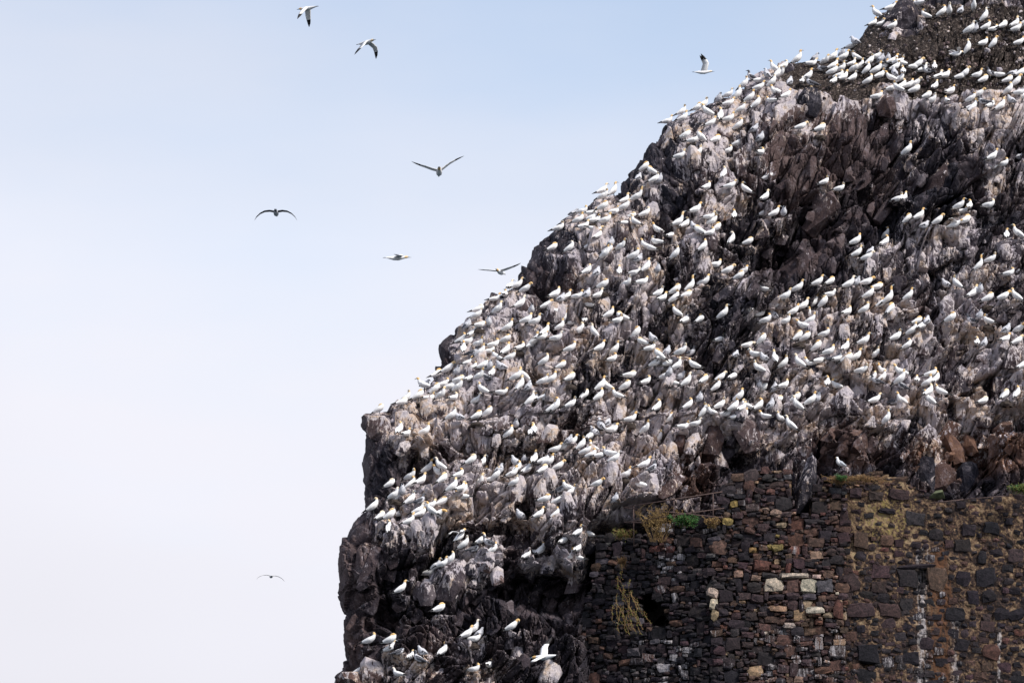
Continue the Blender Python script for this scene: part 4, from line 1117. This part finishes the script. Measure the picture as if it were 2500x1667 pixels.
POSE['G'] = bird_mesh("gull", G_BODY, [0, 0, 0, 0, 0, 0, 0, 0, 0, 1], [(.07, .075, .30, .02, .04), (-.04, .093, .25, .02, .075), (-.16, .075, .21, .018, .055), (-.30, .035, .185, .012, .02), (-.39, .012, .17, .003, .005)], (7, 7, 7, 2), True, .1)
YAW = {'R': 0, 'r': 0, 'S': 0, 'P': 0, 'N': 0, 'D': 0, 'W': 20, 'C': 0, 'J': 0, 'L': 180, 'l': 180, 's': 180, 'd': 180, 'B': 62, 'F': -70, 'G': 180}
BASE = {'R': 'R', 'r': 'r', 'S': 'S', 'P': 'P', 'N': 'N', 'D': 'D', 'W': 'W', 'C': 'C', 'J': 'J', 'L': 'R', 'l': 'r', 's': 'S', 'd': 'D', 'B': 'R', 'F': 'R', 'G': 'G'}

ORD = ['leftmost', 'second from left', 'third from left', 'fourth from left', 'fifth from left', 'sixth from left', 'seventh from left', 'eighth from left', 'ninth from left', 'tenth from left',
       'eleventh from left', 'twelfth from left', 'thirteenth from left', 'fourteenth from left', 'fifteenth from left', 'sixteenth from left']
def zone(x, y):
    if y < 130:
        return "on the topmost soil slope" if x > 2180 else "around the summit crag"
    if y < 290 and x > 1960:
        if x > 2255: return "at the top terrace's right end" if y > 195 else "on the right upper soil bank"
        return "in top terrace's back row" if y < 172 else ("in top terrace's middle row" if y < 207 else "in top terrace's front row")
    if x < 1960 and y < 260: return "along the upper skyline"
    e = float(np.interp(y, EDGE[:, 1], EDGE[:, 0]))
    if y > 1195:
        if x < 1010: return ("on the lowest left ledges" if y > 1500 else "above the lower left cliff")
        if y > 1500: return "near the photo's bottom edge"
        if y > 1350: return "on the ledge above the hollow"
        return "just left of the ruined wall" if x > 1290 else "on the lower ledges left of centre"
    rows = [(400, "below the top terrace"), (480, "on the upper face"), (545, "beside the bare brown crag"), (610, "below the bare brown crag"), (680, "in the upper middle band"),
            (740, "in the middle band"), (800, "in the lower middle band"), (860, "above the crowded ledges"), (915, "on the crowded ledges"), (970, "below the crowded ledges"),
            (1030, "at the big boulder's height"), (1090, "on the lower face"), (1200, "on ledges above the wall")]
    for lim, nm in rows:
        if y < lim: break
    side = "near the skyline" if x - e < 170 else ("towards right edge" if x > 2050 else ("in the centre" if x > 1480 else "left of centre"))
    return nm + " " + side
PHR = {'R': "standing facing right", 'r': "sitting facing right", 'S': "asleep head tucked", 's': "asleep facing left", 'P': "preening its breast", 'N': "neck stretched up", 'D': "reaching down",
       'd': "reaching down leftward", 'W': "with lifted wings", 'L': "standing facing left", 'l': "sitting facing left", 'B': "seen from behind", 'F': "facing the viewer", 'C': '', 'J': ''}
groups = {}
for i, (x, y, k) in enumerate(BIRDS):
    groups.setdefault((zone(x, y), k), []).append(i)
LABEL = {}
for (z, k), ids in groups.items():
    ids.sort(key=lambda i: BIRDS[i][0])
    head = {'C': "grey downy gannet chick", 'J': "dark speckled young gannet", 'G': "white gull with grey back"}.get(k, "white gannet " + PHR.get(k, ''))
    for n, i in enumerate(ids):
        if len(ids) == 1: s = "%s, only one %s" % (head, z)
        else: s = "%s, %s %s" % (head, ORD[min(n, 15)] if n < len(ids) - 1 or n == 0 else 'rightmost', z)
        LABEL[i] = s.replace(" ,", ",")
rbd = random.Random(5)
place = []
for i, (x, y, k) in enumerate(BIRDS):
    h = hit(x, y + 1)
    if h is None:
        h = hit(x + 8, y + 8)
        if h is None: continue
    yaw = YAW[k] + rbd.uniform(-26, 26) + (rbd.uniform(-40, 40) if rbd.random() < .3 else 0)
    if k in 'C': yaw = rbd.choice((0, 180, -60, 30)) + rbd.uniform(-30, 30)
    if k == 'J': yaw = rbd.choice((0, 180)) + rbd.uniform(-30, 30)
    sc = rbd.uniform(1.0, 1.14) * (0.92 if k == 'C' else 1.0)
    loc = Vector(h) + Vector((0, -.12, .0))
    if k == 'G': loc = PV(x, y, DB(x, y) + .1)
    mt = Matrix.Translation(loc) @ Matrix.Rotation(math.radians(yaw), 4, 'Z') @ Matrix.Rotation(math.radians(rbd.gauss(0, 8)), 4, 'Y') @ Matrix.Diagonal((sc, sc, sc * rbd.uniform(.94, 1.05), 1))
    place.append((i, k, mt, loc.y / sc))
adults = sorted([p for p in place if p[1] not in 'CJG'], key=lambda p: p[3])
single = set(p[0] for p in adults[:291]) | set(p[0] for p in place if p[1] in 'CJG')
cv, cf, cm = [], [], []
nbase = 0
rvar = random.Random(17)
for (i, k, mt, _) in place:
    bk = BASE[k]
    if bk in 'Rr' and rvar.random() < .5: bk = bk + rvar.choice('123')
    m = POSE[bk]
    if i in single:
        nm = {'C': "gannet_chick", 'J': "young_gannet", 'G': "gull"}.get(k, "gannet")
        o = bpy.data.objects.new(nm, m)
        o.matrix_world = mt
        COL.objects.link(o)
        if k == 'G': tag(o, "white gull with pale grey back standing on the broken wall top", "gull")
        elif k == 'C': tag(o, LABEL[i], "chick", "downy gannet chicks on the cliff")
        elif k == 'J': tag(o, LABEL[i], "young bird", "dark young gannets on the cliff")
        else: tag(o, LABEL[i], "gannet", "gannets perched on the cliff")
    else:
        nb = len(m.vertices)
        cv.append(np.array([tuple(mt @ v.co) for v in m.vertices]))
        cf += [[nbase + q_ for q_ in p.vertices] for p in m.polygons]
        cm += [p.material_index for p in m.polygons]
        nbase += nb
if cv:
    m = bpy.data.meshes.new("gannet_colony")
    m.from_pydata(np.concatenate(cv).tolist(), [], cf)
    for mm in BIRD_MATS: m.materials.append(mm)
    m.polygons.foreach_set('material_index', cm)
    m.polygons.foreach_set('use_smooth', [True] * len(cf))
    o = new_obj("gannet_colony", m)
    tag(o, "distant mass of small white gannets covering the upper cliff", "gannets", kind='stuff')

# ------------------------------------------------------------------ nest mounds of weed and mud
def nest_mesh(seed):
    r = random.Random(seed); bm = bmesh.new()
    n = 11; rings = []
    for (z, rad) in ((-.22, .30), (-.12, .31), (-.02, .26), (.03, .20), (.0, .10)):
        rings.append([bm.verts.new((rad * r.uniform(.8, 1.2) * math.cos(6.283 * i / n), rad * r.uniform(.8, 1.2) * math.sin(6.283 * i / n), z + r.uniform(-.025, .025))) for i in range(n)])
    for a, b in zip(rings[:-1], rings[1:]):
        for i in range(n):
            bm.faces.new((a[i], a[(i + 1) % n], b[(i + 1) % n], b[i]))
    bm.faces.new(rings[-1])
    for _ in range(26):                                     # stalks sticking out
        a = r.uniform(0, 6.283); z = r.uniform(-.2, .03); p = Vector((.25 * math.cos(a), .25 * math.sin(a), z))
        d = Vector((math.cos(a + r.uniform(-1.3, 1.3)), math.sin(a + r.uniform(-1.3, 1.3)), r.uniform(-.9, .3))) * r.uniform(.1, .2)
        s_ = Vector((-d.y, d.x, .3)).normalized() * .012
        bm.faces.new([bm.verts.new(p - s_), bm.verts.new(p + s_), bm.verts.new(p + d + s_ * .4), bm.verts.new(p + d - s_ * .4)])
    m = bpy.data.meshes.new("nest"); bm.to_mesh(m); bm.free()
    m.materials.append(M_NEST)
    return m
NESTS = [nest_mesh(i) for i in range(4)]
nc = [(i, k, mt) for (i, k, mt, _) in place if k in 'rSslD' and i in single and BIRDS[i][1] > 300]
nc = nc[::3][:34]
nz_ = {}
for (i, k, mt) in nc: nz_.setdefault(zone(BIRDS[i][0], BIRDS[i][1]), []).append(i)
for z in nz_: nz_[z].sort(key=lambda i: BIRDS[i][0])
for n, (i, k, mt) in enumerate(nc):
    z = zone(BIRDS[i][0], BIRDS[i][1]); L_ = nz_[z]; p_ = L_.index(i)
    o = bpy.data.objects.new("nest", NESTS[n % 4])
    o.location = mt.translation + Vector((0, .14, -.05))
    o.rotation_euler = (0, 0, n * 1.3)
    COL.objects.link(o)
    tag(o, "dark weed nest under a gannet, %s %s" % ("only one" if len(L_) == 1 else ("leftmost" if p_ == 0 else ("rightmost" if p_ == len(L_) - 1 else ORD[p_])), z), "nest", "dark nests under gannets")

# ------------------------------------------------------------------ gannets on the wing
def flyer(name, dihedral, bend, sweep, tipsweep, body=0, inner=0, head=1, asym=None):
    """wings: inner and outer dihedral in degrees (bend adds to the outer half), sweep of the hand"""
    V, F, MI = [], [], []
    sp = [(-.48, .0, .012, .006), (-.38, .0, .035, .012), (-.26, -.005, .055, .04), (-.1, -.02, .085, .075), (.06, -.02, .09, .085), (.19, .0, .07, .066), (.28, .012, .05, .048), (.35, .02, .046, .046), (.40, .02, .034, .03), (.43, .015, .02, .018), (.52, .005, .004, .004)]
    loft(V, F, MI, [(x, 0, z, a, b) for x, z, a, b in sp], 10, [2 if body == 0 else body, body, body, body, body, body, head, head, 3, 3])
    for s in (-1, 1):
        d_, b_ = (dihedral, bend) if (asym is None or s == 1) else asym
        pts = [Vector((.10, s * .05, .03))]
        L = [0, .18, .18, .17, .17, .15]
        p = pts[0]; pp = [p]
        for i in range(1, 6):
            a = math.radians(d_ + b_ * (i - 1) / 4.0)
            sw = math.radians(-14 if i < 3 else sweep + tipsweep * (i - 3))
            st = Vector((-math.sin(sw) * L[i], s * math.cos(sw) * math.cos(a) * L[i], math.cos(sw) * math.sin(a) * L[i]))
            p = p + st; pp.append(p)
        chord = [.27, .26, .235, .19, .13, .012]
        thick = [.028, .022, .016, .012, .008, .003]
        b0 = len(V)
        for i, q_ in enumerate(pp):
            c = chord[i]
            a = math.radians(d_ + b_ * max(0, i - .5) / 4.0)
            up = Vector((0, -s * math.sin(a), math.cos(a)))
            V += [q_ + Vector((c * .30, 0, 0)), q_ + up * thick[i] + Vector((c * .05, 0, 0)), q_ + Vector((-c * .70, 0, 0)), q_ - up * thick[i] * .6 + Vector((c * .05, 0, 0))]
        for i in range(5):
            for k in range(4):
                k2 = (k + 1) % 4
                F.append((b0 + i * 4 + k, b0 + i * 4 + k2, b0 + (i + 1) * 4 + k2, b0 + (i + 1) * 4 + k))
                MI.append(2 if i >= 3 else (inner if inner else body))
    m = bpy.data.meshes.new(name)
    m.from_pydata([tuple(v) for v in V], [], F)
    for mm in BIRD_MATS: m.materials.append(mm)
    m.polygons.foreach_set('material_index', MI)
    m.polygons.foreach_set('use_smooth', [True] * len(F))
    bm = bmesh.new(); bm.from_mesh(m); bmesh.ops.recalc_face_normals(bm, faces=bm.faces); bm.to_mesh(m); bm.free()
    return m
FLY = [  # u, v, distance, yaw, pitch(nose up), roll, mesh args, label
 (752, 20, 150, 158, -3, 8, dict(dihedral=-52, bend=-12, sweep=-6, tipsweep=0, asym=(-40, -10)), "gannet flying left with one long black tipped wing down, topmost in the sky"),
 (893, 104, 132, -42, 0, 4, dict(dihedral=-34, bend=-30, sweep=22, tipsweep=8), "gannet flying right with both wings pressed down, below the topmost flyer"),
 (1716, 176, 158, 4, 2, 6, dict(dihedral=74, bend=8, sweep=26, tipsweep=8), "gannet flying right with wings raised, near the upper skyline"),
 (1072, 420, 108, -88, 3, 3, dict(dihedral=34, bend=-8, sweep=10, tipsweep=6, asym=(14, 18)), "gannet gliding head on with wings in a wide shallow V"),
 (674, 520, 128, -90, 2, 0, dict(dihedral=6, bend=-66, sweep=4, tipsweep=4, body=4, inner=5, head=5), "dark young gannet gliding head on with wings arched downward"),
 (968, 629, 128, 3, 1, 14, dict(dihedral=7, bend=-4, sweep=24, tipsweep=10), "orange headed gannet gliding right in level side view"),
 (1222, 664, 134, -112, 0, 6, dict(dihedral=-1, bend=22, sweep=8, tipsweep=6, asym=(12, 6)), "gannet gliding with long wings spread, one wingtip touching the skyline"),
 (662, 1406, 205, 100, 4, 4, dict(dihedral=8, bend=-58, sweep=6, tipsweep=6), "lone small gannet with drooped wings low in the pale sky"),
 (1330, 1602, 112, 152, -3, -34, dict(dihedral=12, bend=4, sweep=12, tipsweep=8), "white gannet flying left in front of the low dark rock"),
]
for (u, v, Y, yaw, pit, roll, kw, lab) in FLY:
    m = flyer("gannet_flying", **kw)
    o = bpy.data.objects.new("flying_gannet", m)
    o.matrix_world = Matrix.Translation(PV(u, v, Y)) @ Matrix.Rotation(math.radians(yaw), 4, 'Z') @ Matrix.Rotation(math.radians(-pit), 4, 'Y') @ Matrix.Rotation(math.radians(roll), 4, 'X')
    COL.objects.link(o)
    tag(o, lab, "gannet", "gannets on the wing")

# ------------------------------------------------------------------ the sea below
ms = MB("sea_water")
ms.base((0.02, 0.035, 0.045)); ms.b.inputs['Roughness'].default_value = 0.15
ms.bump(ms.noise(ms.pos((.4, .25, 1)), 1.0, 5, .6), .6, .4)
m = bpy.data.meshes.new("sea")
m.from_pydata([(-6000, -6000, 0), (6000, -6000, 0), (6000, 6000, 0), (-6000, 6000, 0)], [], [(0, 1, 2, 3)])
tag(new_obj("sea", m, None, [ms.m]), kind='structure')
